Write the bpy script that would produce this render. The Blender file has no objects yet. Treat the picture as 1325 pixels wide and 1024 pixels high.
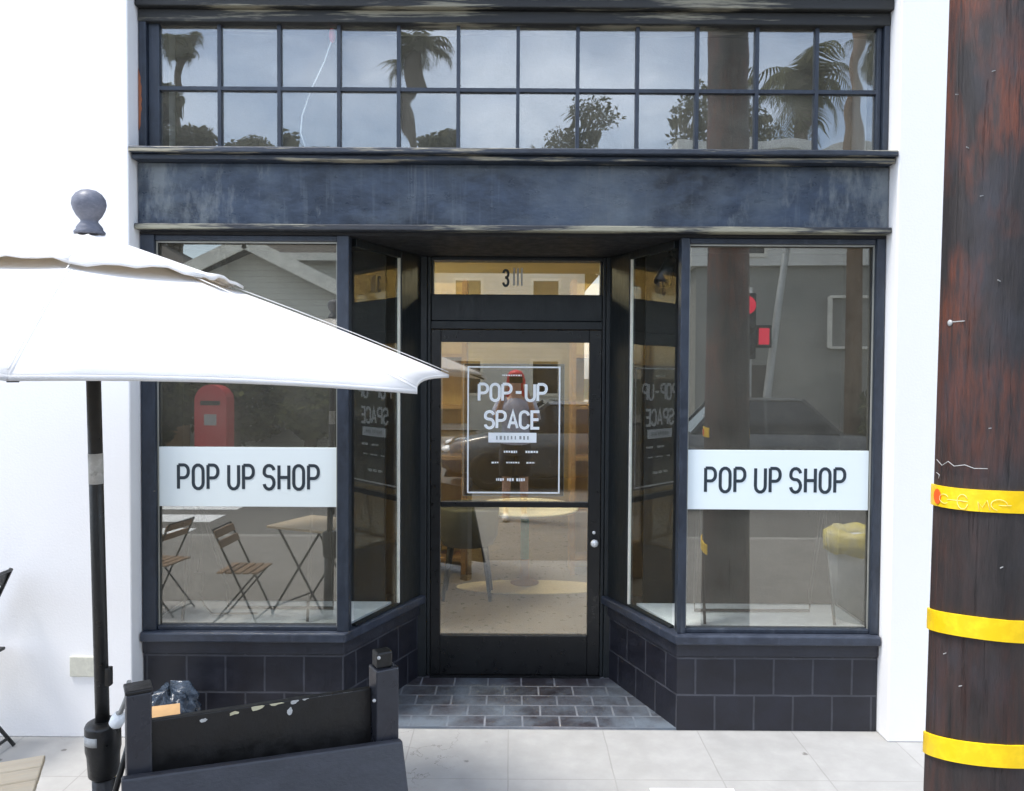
import bpy, math, random
from mathutils import Vector, Matrix
random.seed(7)
R = math.radians
sc = bpy.context.scene
COL = sc.collection

# ------------------------------------------------------------------ camera
F = 1000.0; CX, CY = 662.5, 512.0; PIT = 0.027; ROL = 0.006; H = 1.77
_r0 = Vector((1, 0, 0)); _f = Vector((0, math.cos(PIT), -math.sin(PIT))); _u0 = Vector((0, math.sin(PIT), math.cos(PIT)))
_r = _r0*math.cos(ROL) + _u0*math.sin(ROL); _u = -_r0*math.sin(ROL) + _u0*math.cos(ROL)
EYE = Vector((0, 0, H))
cam = bpy.data.objects.new('camera', bpy.data.cameras.new('camera')); COL.objects.link(cam)
M = Matrix.Identity(4)
for i in range(3):
    M[i][0] = _r[i]; M[i][1] = _u[i]; M[i][2] = -_f[i]; M[i][3] = EYE[i]
cam.matrix_world = M
cam.data.sensor_width = 36; cam.data.sensor_fit = 'HORIZONTAL'; cam.data.lens = 36*F/1325.0
cam.data.clip_start = 0.02; cam.data.clip_end = 2000
sc.camera = cam
sc.view_settings.view_transform = 'Standard'; sc.view_settings.look = 'None'
sc.view_settings.exposure = 1.78; sc.view_settings.gamma = 1
sc.cycles.use_denoising = True
sc.cycles.max_bounces = 14; sc.cycles.transparent_max_bounces = 24; sc.cycles.glossy_bounces = 6
sc.cycles.diffuse_bounces = 5
sc.cycles.sample_clamp_indirect = 8

def P(px, py, Y):
    """measured point of the facade survey -> metres at depth Y"""
    d = _f + _r*((px-CX)/F) - _u*((py-CY)/F)
    return EYE + d*(Y/d.y)
def ZP(py, Y): return P(662, py, Y).z

# ------------------------------------------------------------------ materials
MATS = {}
def new_mat(name):
    m = bpy.data.materials.new(name); m.use_nodes = True
    nt = m.node_tree; nt.nodes.clear()
    out = nt.nodes.new('ShaderNodeOutputMaterial')
    return m, nt, out
def N(nt, typ, **kw):
    n = nt.nodes.new(typ)
    for k, v in kw.items():
        if k.startswith('i_'):
            n.inputs[k[2:].replace('_', ' ')].default_value = v
        else: setattr(n, k, v)
    return n
def c4(c): return (c[0], c[1], c[2], 1)
def ramp(nt, src, lo, hi):
    n = N(nt, 'ShaderNodeMapRange'); n.inputs['From Min'].default_value = lo; n.inputs['From Max'].default_value = hi
    nt.links.new(src, n.inputs['Value']); return n.outputs['Result']
def mixc(nt, fac, a, b):
    n = N(nt, 'ShaderNodeMix', data_type='RGBA')
    for sock, v in ((n.inputs[0], fac), (n.inputs[6], a), (n.inputs[7], b)):
        if isinstance(v, (int, float)): sock.default_value = v
        elif isinstance(v, (tuple, list)): sock.default_value = c4(v)
        else: nt.links.new(v, sock)
    return n.outputs[2]
def noise(nt, vec, scale, detail=4, rough=.6, sx=1, sy=1, sz=1, off=0):
    mp = N(nt, 'ShaderNodeMapping'); mp.inputs['Scale'].default_value = (sx, sy, sz); mp.inputs['Location'].default_value = (off, off*.7, off*.3)
    nt.links.new(vec, mp.inputs['Vector'])
    n = N(nt, 'ShaderNodeTexNoise'); n.inputs['Scale'].default_value = scale; n.inputs['Detail'].default_value = detail; n.inputs['Roughness'].default_value = rough
    nt.links.new(mp.outputs[0], n.inputs['Vector']); return n.outputs['Fac']

def paint(name, base, var=None, rough=.5, scale=3, stretch=(1, 1, 1), chips=None, chip_at=.66, chip_scale=9, chip_stretch=(1, 1, 1),
          streak=None, streak_at=.58, bump=.15, bump_scale=60, metal=0, spec=.5, coat=0, coords='Object', soft=.08, rvar=.12, hi=1.3, ends=None):
    if name in MATS: return MATS[name]
    m, nt, out = new_mat(name); L = nt.links.new
    tc = N(nt, 'ShaderNodeTexCoord'); vec = tc.outputs[coords]
    b = N(nt, 'ShaderNodeBsdfPrincipled'); L(b.outputs[0], out.inputs[0])
    n1 = noise(nt, vec, scale, 5, .6, *stretch)
    col = mixc(nt, ramp(nt, n1, .32, .68), base, var or tuple(x*1.35 for x in base))
    n1b = noise(nt, vec, scale*6, 3, .6, *stretch, off=5)
    col = mixc(nt, ramp(nt, n1b, .45, .9), col, tuple(x*hi for x in (var or base)))
    if streak:
        ns = noise(nt, vec, 5, 4, .55, 6, 6, .35, off=3)
        nm = noise(nt, vec, 1.3, 3, .5, off=9)
        mu = N(nt, 'ShaderNodeMath', operation='MULTIPLY'); L(ramp(nt, ns, streak_at, streak_at+.2), mu.inputs[0]); L(ramp(nt, nm, .4, .62), mu.inputs[1])
        mu2 = N(nt, 'ShaderNodeMath', operation='MULTIPLY'); L(mu.outputs[0], mu2.inputs[0]); mu2.inputs[1].default_value = .75
        col = mixc(nt, mu2.outputs[0], col, streak)
    if chips:
        nc = noise(nt, vec, chip_scale, 6, .68, *chip_stretch, off=1.7)
        nm = noise(nt, vec, 1.6, 2, .5, off=4.4)
        ad = N(nt, 'ShaderNodeMath', operation='MULTIPLY_ADD'); L(nm, ad.inputs[0]); ad.inputs[1].default_value = .45; L(nc, ad.inputs[2])
        fac = ramp(nt, ad.outputs[0], chip_at+.2, chip_at+.2+soft)
        col = mixc(nt, fac, col, chips)
    if ends:
        sx_ = N(nt, 'ShaderNodeSeparateXYZ'); L(vec, sx_.inputs[0]); ab = N(nt, 'ShaderNodeMath', operation='ABSOLUTE'); L(sx_.outputs[0], ab.inputs[0])
        e1_ = ramp(nt, ab.outputs[0], 1.0, 1.85); ne = noise(nt, vec, 6, 7, .7, 1.8, 1, .7, off=6)
        m1 = N(nt, 'ShaderNodeMath', operation='MULTIPLY_ADD'); L(e1_, m1.inputs[0]); m1.inputs[1].default_value = .22; L(ne, m1.inputs[2])
        f_ = ramp(nt, m1.outputs[0], .62, .78); f2 = N(nt, 'ShaderNodeMath', operation='MULTIPLY'); L(f_, f2.inputs[0]); f2.inputs[1].default_value = .55
        col = mixc(nt, f2.outputs[0], col, ends)
        # ghost marks of old lettering, two narrow groups of vertical scratches
        for xc in (-.45, .42):
            d_ = N(nt, 'ShaderNodeMath', operation='SUBTRACT'); L(sx_.outputs[0], d_.inputs[0]); d_.inputs[1].default_value = xc
            d2 = N(nt, 'ShaderNodeMath', operation='ABSOLUTE'); L(d_.outputs[0], d2.inputs[0])
            vs_ = noise(nt, vec, 22, 3, .6, 3, 1, .18, off=xc*9)
            g_ = N(nt, 'ShaderNodeMath', operation='MULTIPLY'); L(ramp(nt, d2.outputs[0], .085, .055), g_.inputs[0]); L(ramp(nt, vs_, .48, .66), g_.inputs[1])
            g2_ = N(nt, 'ShaderNodeMath', operation='MULTIPLY'); L(g_.outputs[0], g2_.inputs[0]); g2_.inputs[1].default_value = .55
            col = mixc(nt, g2_.outputs[0], col, (.11, .125, .14))
    L(col, b.inputs['Base Color'])
    rr = N(nt, 'ShaderNodeMapRange'); rr.inputs['To Min'].default_value = max(.02, rough-rvar); rr.inputs['To Max'].default_value = min(1, rough+rvar)
    rr.inputs['From Min'].default_value = .3; rr.inputs['From Max'].default_value = .7
    L(n1b, rr.inputs['Value']); L(rr.outputs[0], b.inputs['Roughness'])
    b.inputs['Metallic'].default_value = metal; b.inputs['Specular IOR Level'].default_value = spec; b.inputs['Coat Weight'].default_value = coat
    if bump:
        nb = noise(nt, vec, bump_scale, 4, .6, *stretch)
        bp = N(nt, 'ShaderNodeBump'); bp.inputs['Strength'].default_value = bump; bp.inputs['Distance'].default_value = .01
        L(nb, bp.inputs['Height']); L(bp.outputs[0], b.inputs['Normal'])
    MATS[name] = m; return m

def bricks(name, w, h, c1, c2, mortar, msize, offset=.5, rough=.4, dirt_haze=None, coords='UV', bump=.4, dirt_haze_at=.5, spec=.5, vary=.35, loc=(0, 0, 0), specks=None):
    m, nt, out = new_mat(name); L = nt.links.new
    tc = N(nt, 'ShaderNodeTexCoord'); vec = tc.outputs[coords]
    b = N(nt, 'ShaderNodeBsdfPrincipled'); L(b.outputs[0], out.inputs[0])
    mp0 = N(nt, 'ShaderNodeMapping'); mp0.inputs['Location'].default_value = loc; L(vec, mp0.inputs['Vector']); vec = mp0.outputs[0]
    nz = N(nt, 'ShaderNodeTexNoise'); nz.inputs['Scale'].default_value = 6; L(vec, nz.inputs['Vector'])
    va = N(nt, 'ShaderNodeVectorMath', operation='SCALE'); L(nz.outputs['Color'], va.inputs[0]); va.inputs['Scale'].default_value = .006
    vb = N(nt, 'ShaderNodeVectorMath', operation='ADD'); L(vec, vb.inputs[0]); L(va.outputs[0], vb.inputs[1])
    t = N(nt, 'ShaderNodeTexBrick'); t.offset = offset; t.squash = 1
    for k, v in (('Scale', 1), ('Brick Width', w), ('Row Height', h), ('Mortar Size', msize), ('Mortar Smooth', .2), ('Bias', 0)): t.inputs[k].default_value = v
    t.inputs['Color1'].default_value = c4(c1); t.inputs['Color2'].default_value = c4(c2); t.inputs['Mortar'].default_value = c4(mortar)
    L(vb.outputs[0], t.inputs['Vector'])
    col = t.outputs['Color']
    n1 = noise(nt, vec, 9, 5, .65)
    mm = N(nt, 'ShaderNodeMix', data_type='RGBA', blend_type='MULTIPLY'); mm.inputs[0].default_value = 1
    L(col, mm.inputs[6])
    g = N(nt, 'ShaderNodeMapRange'); g.inputs['From Min'].default_value = .3; g.inputs['From Max'].default_value = .75; g.inputs['To Min'].default_value = 1-vary; g.inputs['To Max'].default_value = 1+vary
    L(n1, g.inputs['Value'])
    cb = N(nt, 'ShaderNodeCombineColor'); [L(g.outputs[0], cb.inputs[i]) for i in range(3)]
    L(cb.outputs[0], mm.inputs[7]); col = mm.outputs[2]
    if dirt_haze:
        nd = noise(nt, vec, 2.6, 6, .7, off=2)
        col = mixc(nt, ramp(nt, nd, dirt_haze_at, dirt_haze_at+.25), col, dirt_haze)
    if specks:
        vo = N(nt, 'ShaderNodeTexVoronoi'); vo.inputs['Scale'].default_value = 3.6; L(vb.outputs[0], vo.inputs['Vector'])
        wn = noise(nt, vec, 26, 3, .7); ad_ = N(nt, 'ShaderNodeMath', operation='MULTIPLY_ADD'); L(wn, ad_.inputs[0]); ad_.inputs[1].default_value = .10; L(vo.outputs['Distance'], ad_.inputs[2])
        col = mixc(nt, ramp(nt, ad_.outputs[0], .125, .10), col, specks)
        cn = noise(nt, vec, 2.2, 6, .62, off=8); c1_ = N(nt, 'ShaderNodeMath', operation='SUBTRACT'); L(cn, c1_.inputs[0]); c1_.inputs[1].default_value = .5; c2_ = N(nt, 'ShaderNodeMath', operation='ABSOLUTE'); L(c1_.outputs[0], c2_.inputs[0])
        msk = noise(nt, vec, .9, 2, .5, off=12); f1 = N(nt, 'ShaderNodeMath', operation='MULTIPLY'); L(ramp(nt, c2_.outputs[0], .0045, .0015), f1.inputs[0]); L(ramp(nt, msk, .52, .6), f1.inputs[1])
        col = mixc(nt, f1.outputs[0], col, tuple(x*1.3 for x in specks))
    L(col, b.inputs['Base Color'])
    rr = ramp(nt, n1, .2, .8); r2 = N(nt, 'ShaderNodeMapRange'); r2.inputs['To Min'].default_value = rough-.1; r2.inputs['To Max'].default_value = rough+.2
    L(rr, r2.inputs['Value']); L(r2.outputs[0], b.inputs['Roughness']); b.inputs['Specular IOR Level'].default_value = spec
    sb = N(nt, 'ShaderNodeMath', operation='MULTIPLY_ADD'); L(t.outputs['Fac'], sb.inputs[0]); sb.inputs[1].default_value = -1; L(n1, sb.inputs[2])
    bp = N(nt, 'ShaderNodeBump'); bp.inputs['Strength'].default_value = bump; bp.inputs['Distance'].default_value = .004
    L(sb.outputs[0], bp.inputs['Height']); L(bp.outputs[0], b.inputs['Normal'])
    MATS[name] = m; return m

def glass(name, base=.12, edge=.6, tint=(.96, .98, .97), wav=0.0, dust_haze=0.0, rcol=(1, 1, 1)):
    m, nt, out = new_mat(name); L = nt.links.new
    lw = N(nt, 'ShaderNodeLayerWeight'); lw.inputs['Blend'].default_value = .5
    pw = N(nt, 'ShaderNodeMath', operation='POWER'); L(lw.outputs['Facing'], pw.inputs[0]); pw.inputs[1].default_value = 4
    ma = N(nt, 'ShaderNodeMath', operation='MULTIPLY_ADD'); L(pw.outputs[0], ma.inputs[0]); ma.inputs[1].default_value = edge; ma.inputs[2].default_value = base
    tr = N(nt, 'ShaderNodeBsdfTransparent'); tr.inputs[0].default_value = c4(tint)
    gl = N(nt, 'ShaderNodeBsdfGlossy'); gl.inputs['Roughness'].default_value = 0; gl.inputs['Color'].default_value = c4(rcol)
    if wav:
        tc = N(nt, 'ShaderNodeTexCoord')
        nz = N(nt, 'ShaderNodeTexNoise'); nz.inputs['Scale'].default_value = 3.2; nz.inputs['Detail'].default_value = 1; L(tc.outputs['Object'], nz.inputs['Vector'])
        bp = N(nt, 'ShaderNodeBump'); bp.inputs['Strength'].default_value = 1; bp.inputs['Distance'].default_value = wav
        L(nz.outputs['Fac'], bp.inputs['Height']); L(bp.outputs[0], gl.inputs['Normal'])
    mx = N(nt, 'ShaderNodeMixShader'); L(ma.outputs[0], mx.inputs[0]); L(tr.outputs[0], mx.inputs[1]); L(gl.outputs[0], mx.inputs[2])
    res = mx.outputs[0]
    if dust_haze:  # pale film: dust plus haze painted in to lift dark reflections
        tc = N(nt, 'ShaderNodeTexCoord')
        nd = noise(nt, tc.outputs['Object'], 3, 6, .7)
        df = N(nt, 'ShaderNodeBsdfDiffuse'); df.inputs[0].default_value = (.58, .53, .43, 1)
        mr = N(nt, 'ShaderNodeMapRange'); mr.inputs['From Min'].default_value = .35; mr.inputs['From Max'].default_value = .8; mr.inputs['To Max'].default_value = dust_haze*1.1; mr.inputs['To Min'].default_value = dust_haze*.45
        L(nd, mr.inputs['Value'])
        m2 = N(nt, 'ShaderNodeMixShader'); L(mr.outputs[0], m2.inputs[0]); L(res, m2.inputs[1]); L(df.outputs[0], m2.inputs[2]); res = m2.outputs[0]
    L(res, out.inputs[0]); MATS[name] = m; return m
def film(name, col, op):
    m, nt, out = new_mat(name); d = N(nt, 'ShaderNodeBsdfDiffuse'); d.inputs[0].default_value = c4(col); t = N(nt, 'ShaderNodeBsdfTransparent'); t.inputs[0].default_value = (.85, .85, .82, 1)
    mx = N(nt, 'ShaderNodeMixShader'); mx.inputs[0].default_value = op; nt.links.new(t.outputs[0], mx.inputs[1]); nt.links.new(d.outputs[0], mx.inputs[2]); nt.links.new(mx.outputs[0], out.inputs[0])
    return m
def emit(name, col, s):
    m, nt, out = new_mat(name); e = N(nt, 'ShaderNodeEmission'); e.inputs[0].default_value = c4(col); e.inputs[1].default_value = s
    nt.links.new(e.outputs[0], out.inputs[0]); return m

# ------------------------------------------------------------------ mesh builder
WM = {}
class MB:
    def __init__(s): s.v = []; s.f = []; s.uv = {}; s.sm = []
    def add(s, vs, fs, smooth=False):
        o = len(s.v); s.v += [Vector(v) for v in vs]
        for f in fs: s.f.append([i+o for i in f]); s.sm.append(smooth)
        return s
    def box(s, x0, x1, y0, y1, z0, z1):
        vs = [(x, y, z) for z in (z0, z1) for y in (y0, y1) for x in (x0, x1)]
        return s.add(vs, [(0, 2, 3, 1), (4, 5, 7, 6), (0, 1, 5, 4), (2, 6, 7, 3), (0, 4, 6, 2), (1, 3, 7, 5)])
    def hexa(s, b, t):
        """bottom ring b, top ring t"""
        n = len(b)
        return s.add(list(b)+list(t), [tuple(range(n-1, -1, -1)), tuple(range(n, 2*n))]+[(i, (i+1) % n, n+(i+1) % n, n+i) for i in range(n)])
    def prism(s, poly, z0, z1):
        return s.hexa([(x, y, z0) for x, y in poly], [(x, y, z1) for x, y in poly])
    def bar(s, a, b, w, d, up=(0, 0, 1)):
        a, b = Vector(a), Vector(b); t = (b-a).normalized(); u = Vector(up)
        if abs(t.dot(u)) > .98: u = Vector((0, 1, 0))
        x = t.cross(u).normalized(); y = x.cross(t).normalized()
        q = [x*(w/2*i)+y*(d/2*j) for i, j in ((-1, -1), (1, -1), (1, 1), (-1, 1))]
        return s.hexa([a+k for k in q], [b+k for k in q])
    def tube(s, pts, rad, n=10, cap=True, smooth=True, closed=False):
        pts = [Vector(p) for p in pts]; m = len(pts)
        if not isinstance(rad, (list, tuple)): rad = [rad]*m
        vs = []; prev = None
        for i, p in enumerate(pts):
            if closed: t = (pts[(i+1) % m]-pts[i-1]).normalized()
            else: t = (pts[min(i+1, m-1)]-pts[max(i-1, 0)]).normalized()
            if prev is None:
                u = Vector((0, 0, 1)) if abs(t.z) < .9 else Vector((1, 0, 0))
                x = t.cross(u).normalized()
            else: x = (prev-t*prev.dot(t)).normalized()
            prev = x; y = t.cross(x)
            for k in range(n):
                a = 2*math.pi*k/n; vs.append(p+(x*math.cos(a)+y*math.sin(a))*rad[i])
        fs = []
        for i in range(m if closed else m-1):
            j = (i+1) % m
            for k in range(n): fs.append((i*n+k, i*n+(k+1) % n, j*n+(k+1) % n, j*n+k))
        s.add(vs, fs, smooth)
        if cap and not closed:
            o = len(s.v)-len(vs)
            s.f.append([o+k for k in range(n-1, -1, -1)]); s.sm.append(False)
            s.f.append([o+(m-1)*n+k for k in range(n)]); s.sm.append(False)
        return s
    def lathe(s, prof, c=(0, 0, 0), n=24, axis=None, smooth=True):
        c = Vector(c); vs = []
        for r, z in prof:
            for k in range(n):
                a = 2*math.pi*k/n; vs.append(Vector((r*math.cos(a), r*math.sin(a), z)))
        if axis is not None:
            q = Vector((0, 0, 1)).rotation_difference(Vector(axis).normalized()); vs = [q @ v for v in vs]
        m = len(prof)
        fs = [(i*n+k, i*n+(k+1) % n, (i+1)*n+(k+1) % n, (i+1)*n+k) for i in range(m-1) for k in range(n)]
        s.add([v+c for v in vs], fs, smooth)
        o = len(s.v)-len(vs)
        s.f.append([o+k for k in range(n-1, -1, -1)]); s.sm.append(False)
        s.f.append([o+(m-1)*n+k for k in range(n)]); s.sm.append(False)
        return s
    def sphere(s, c, r, n=16, m=10, sx=1, sy=1, sz=1):
        prof = [(max(1e-4, math.sin(math.pi*i/m)), -math.cos(math.pi*i/m)) for i in range(m+1)]
        o = len(s.v); s.lathe(prof, (0, 0, 0), n)
        for i in range(o, len(s.v)):
            v = s.v[i]; s.v[i] = Vector((v.x*r*sx+c[0], v.y*r*sy+c[1], v.z*r*sz+c[2]))
        return s
    def build(s, name, mat, parent=None, local=False, uv=None, bevel=0, kind=None, label=None, cat=None, group=None, solid=0, subsurf=0):
        vs = s.v
        if parent is not None and not local:
            inv = WM[parent.name].inverted(); vs = [inv @ v for v in vs]
        me = bpy.data.meshes.new(name); me.from_pydata([tuple(v) for v in vs], [], s.f); me.update()
        me.polygons.foreach_set('use_smooth', s.sm)
        if uv:
            l = me.uv_layers.new(name='UVMap'); 
            for p in me.polygons:
                nrm = p.normal
                for li in p.loop_indices:
                    l.data[li].uv = uv(s.v[me.loops[li].vertex_index], nrm)
        me.materials.append(MATS[mat] if isinstance(mat, str) else mat)
        o = bpy.data.objects.new(name, me); COL.objects.link(o)
        if parent is not None: o.parent = parent; WM[o.name] = WM[parent.name]
        else: WM[o.name] = Matrix.Identity(4)
        if bevel:
            b = o.modifiers.new('bevel', 'BEVEL'); b.width = bevel; b.segments = 2; b.limit_method = 'ANGLE'; b.angle_limit = R(40)
        if solid:
            b = o.modifiers.new('solid', 'SOLIDIFY'); b.thickness = solid; b.offset = 0
        if subsurf:
            b = o.modifiers.new('sub', 'SUBSURF'); b.levels = subsurf; b.render_levels = subsurf
        if kind: o['kind'] = kind
        if label: o['label'] = label
        if cat: o['category'] = cat
        if group: o['group'] = group
        return o
def thing(name, label, cat, loc=(0, 0, 0), rotz=0, group=None):
    o = bpy.data.objects.new(name, None); COL.objects.link(o); o.empty_display_size = .1
    o.location = loc; o.rotation_euler = (0, 0, rotz); o['label'] = label; o['category'] = cat
    if group: o['group'] = group
    WM[o.name] = Matrix.Translation(loc) @ Matrix.Rotation(rotz, 4, 'Z')
    return o
def dup(root, loc, rotz, label, group=None):
    r = root.copy(); COL.objects.link(r); r.location = loc; r.rotation_euler = (0, 0, rotz); r['label'] = label
    if group: r['group'] = group
    for ch in list(root.children):
        c = ch.copy(); COL.objects.link(c); c.parent = r
        for g in list(ch.children):
            d = g.copy(); COL.objects.link(d); d.parent = c
    return r

# ------------------------------------------------------------------ letters (stroke built)
def arc(cx, cy, rx, ry, a0, a1, n=7): return [(cx+rx*math.cos(R(a0+(a1-a0)*i/n)), cy+ry*math.sin(R(a0+(a1-a0)*i/n))) for i in range(n+1)]
GL = {
 'P': [[(0, 0), (0, 1)], [(0, 1), (.26, 1)]+arc(.26, .76, .24, .24, 90, 0)[1:]+arc(.26, .70, .24, .24, 0, -90)[0:]+[(0, .46)]],
 'O': [arc(.25, .75, .25, .25, 0, 180)+arc(.25, .25, .25, .25, 180, 360)+[(.5, .75)]],
 'U': [[(0, 1), (0, .25)]+arc(.25, .25, .25, .25, 180, 360)+[(.5, 1)]],
 'S': [arc(.25, .76, .25, .24, 10, 180)+arc(.25, .70, .25, .17, 180, 250)+arc(.25, .27, .25, .27, 75, -90)[0:]+arc(.25, .25, .25, .25, -90, -172)],
 'H': [[(0, 0), (0, 1)], [(.5, 0), (.5, 1)], [(0, .5), (.5, .5)]],
 'A': [[(0, 0), (.26, 1), (.52, 0)], [(.08, .32), (.44, .32)]],
 'C': [arc(.25, .75, .25, .25, 5, 180)+arc(.25, .25, .25, .25, 180, 355)],
 'E': [[(.45, 1), (0, 1), (0, 0), (.45, 0)], [(0, .52), (.40, .52)]],
 '-': [[(.08, .5), (.42, .5)]],
 '3': [arc(.25, .76, .25, .24, 170, -60)+[(.2, .53)], [(.2, .53)]+arc(.25, .26, .25, .26, 65, -170)],
}
def letters(mb, text, x0, z0, h, width, Yf, th, weight=.13, space=.3, gap=.23, wscale=1.0):
    """strokes standing in the plane Y=Yf facing -Y, fitted into WIDTH"""
    tot = 0; adv = []
    for ch in text:
        a = space if ch == ' ' else .5*wscale+gap
        adv.append(a); tot += a
    tot -= gap
    k = width/tot; cur = 0; wd = weight*h
    for ch, a in zip(text, adv):
        for pi, path in enumerate(GL.get(ch, [])):
            Yo = Yf - pi*.0003
            pts = [(x0+(cur+px*wscale)*k, z0+wd/2+pz*(h-wd)) for px, pz in path]
            q = [pts[0]]
            for p in pts[1:]:
                if (p[0]-q[-1][0])**2+(p[1]-q[-1][1])**2 > 1e-8: q.append(p)
            n = len(q); lo = []; hi = []
            closed = (q[0][0]-q[-1][0])**2+(q[0][1]-q[-1][1])**2 < 1e-7
            for i in range(n):
                if closed: a_, b_ = (q[i-1] if i else q[-2]), (q[i+1] if i < n-1 else q[1])
                else: a_, b_ = q[max(i-1, 0)], q[min(i+1, n-1)]
                t1 = Vector((q[i][0]-a_[0], q[i][1]-a_[1])); t2 = Vector((b_[0]-q[i][0], b_[1]-q[i][1]))
                if t1.length < 1e-9: t1 = t2
                if t2.length < 1e-9: t2 = t1
                t1.normalize(); t2.normalize(); t = (t1+t2)
                t = t.normalized() if t.length > 1e-6 else t1
                c = max(.45, t.dot(t2)); nn = Vector((-t.y, t.x))*(wd/2/c)
                lo.append((q[i][0]-nn.x, q[i][1]-nn.y)); hi.append((q[i][0]+nn.x, q[i][1]+nn.y))
            if not closed and ch not in 'A':
                pass
            vs = []
            for i in range(n):
                for (x, z) in (lo[i], hi[i]): vs += [(x, Yo-th, z), (x, Yo, z)]
            fs = []
            for i in range(n-1):
                a0 = i*4; b0 = a0+4
                fs += [(a0, b0, b0+2, a0+2), (a0+1, a0+3, b0+3, b0+1), (a0, a0+1, b0+1, b0), (a0+2, b0+2, b0+3, a0+3)]
            fs += [(0, 2, 3, 1), (4*n-4, 4*n-3, 4*n-1, 4*n-2)]
            mb.add(vs, fs)
        cur += a
    return mb

# ------------------------------------------------------------------ material set
paint('white_wall', (.85, .84, .835), (.855, .845, .84), .85, 1.2, rvar=.02, bump=.12, hi=1.0, bump_scale=90)
DP = (.014, .019, .029); DV = (.027, .036, .053)
paint('dark_paint', DP, DV, .42, 4, (2, 2, 1), chips=(.22, .20, .16), chip_at=.76, chip_scale=14, streak=(.10, .11, .13), streak_at=.6)
paint('dark_trim', DP, DV, .45, 4, (1, 3, 6), chips=(.33, .30, .22), chip_at=.57, chip_scale=2.8, chip_stretch=(.55, 4, 12), bump=.3)
paint('dark_sill', (.022, .027, .040), (.045, .055, .078), .4, 3, chips=(.26, .26, .25), chip_at=.75, chip_scale=12, streak=(.09, .10, .13))
paint('cornice_paint', (.007, .008, .009), (.022, .022, .020), .55, 3, (.5, 3, 8), chips=(.24, .22, .16), chip_at=.56, chip_scale=1.9, chip_stretch=(.6, 4, 12), bump=.35)
paint('lip_paint', (.014, .016, .021), (.03, .034, .042), .5, 3, (.5, 3, 6), chips=(.30, .285, .21), chip_at=.52, chip_scale=1.9, chip_stretch=(.55, 3, 7), bump=.3)
paint('fascia_paint', (.006, .010, .018), (.044, .063, .097), .36, 1.9, (1, 1, 1.8), chips=(.13, .155, .175), chip_at=.47, chip_scale=2.1, chip_stretch=(1.1, 1, 1.3), soft=.40, streak=(.14, .165, .185), streak_at=.60, ends=(.22, .24, .24), bump=.25, bump_scale=14)
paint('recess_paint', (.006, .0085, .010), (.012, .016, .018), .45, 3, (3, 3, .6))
paint('door_black', (.0035, .0038, .0045), (.006, .0065, .007), .36, 4, bump=.06)
paint('black_board', (.006, .006, .006), (.010, .010, .010), .6, 3)
paint('ceiling_black', (.010, .010, .011), None, .7)
paint('platform_white', (.74, .76, .76), (.68, .70, .69), .5, 3)
paint('putty', (.26, .26, .23), None, .6)
paint('cream_strip', (.72, .70, .62), None, .5)
bricks('riser_tile', .195, .185, (.0105, .011, .018), (.015, .016, .024), (.050, .052, .064), .005, rough=.42, bump=.5)
bricks('recess_paver', .19, .126, (.026, .023, .029), (.042, .037, .045), (.20, .205, .225), .0055, rough=.42, dirt_haze=(.125, .15, .18), dirt_haze_at=.42)  # blue-grey patches put dust and the sky's sheen into the colour
m_ = bricks('sidewalk_concrete', .47, .47, (.345, .34, .325), (.36, .353, .338), (.29, .283, .268), .0035, offset=0, rough=.8, dirt_haze=(.305, .30, .285), coords='Object', bump=.25, dirt_haze_at=.5, vary=.10, loc=(.005, -.05, 0), specks=(.16, .15, .14))
paint('asphalt', (.105, .10, .092), (.135, .13, .12), .85, 1.2, bump=.5, bump_scale=120)
glass('window_glass', .175, .5, dust_haze=.085, rcol=(1, .95, .86))
glass('transom_glass', .13, .5, wav=.0022, dust_haze=.10)
glass('side_glass', .065, .22, dust_haze=.012, rcol=(1, .96, .88))
glass('door_glass', .205, .5, dust_haze=.02, rcol=(1, .95, .86))
paint('interior_tan', (.55, .42, .20), (.48, .36, .16), .7, 2, (6, 6, .5))
paint('interior_back', (.50, .41, .22), (.42, .34, .17), .75, 2, (.4, 1, 7))
paint('interior_floor', (.125, .105, .09), (.17, .145, .125), .35, 3, (1, 1, 1), bump=.1)
paint('interior_ceiling', (.62, .55, .38), None, .8)
paint('white_plain', (.78, .80, .80), (.75, .77, .77), .5, 2, bump=0)
paint('sign_white', (.78, .85, .855), (.78, .85, .855), .6, 2, bump=0, rvar=0, spec=.2, hi=1.0)
paint('ink', (.018, .030, .042), (.022, .034, .046), .5, 5, bump=0)
paint('vinyl_white', (.88, .90, .90), None, .5, 2, bump=0)
paint('vinyl_dim', (.32, .32, .31), None, .5, 2, bump=0)
paint('black_metal', (.008, .009, .009), (.014, .015, .015), .38, 8, bump=.1)
paint('chrome_knob', (.80, .80, .78), None, .25, 3, bump=0, metal=.3)
paint('beige_vent', (.60, .585, .50), (.53, .52, .44), .6, 6)

paint('asphalt_light', (.17, .163, .148), (.21, .20, .185), .85, 1.6, bump=.5, bump_scale=120)
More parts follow.
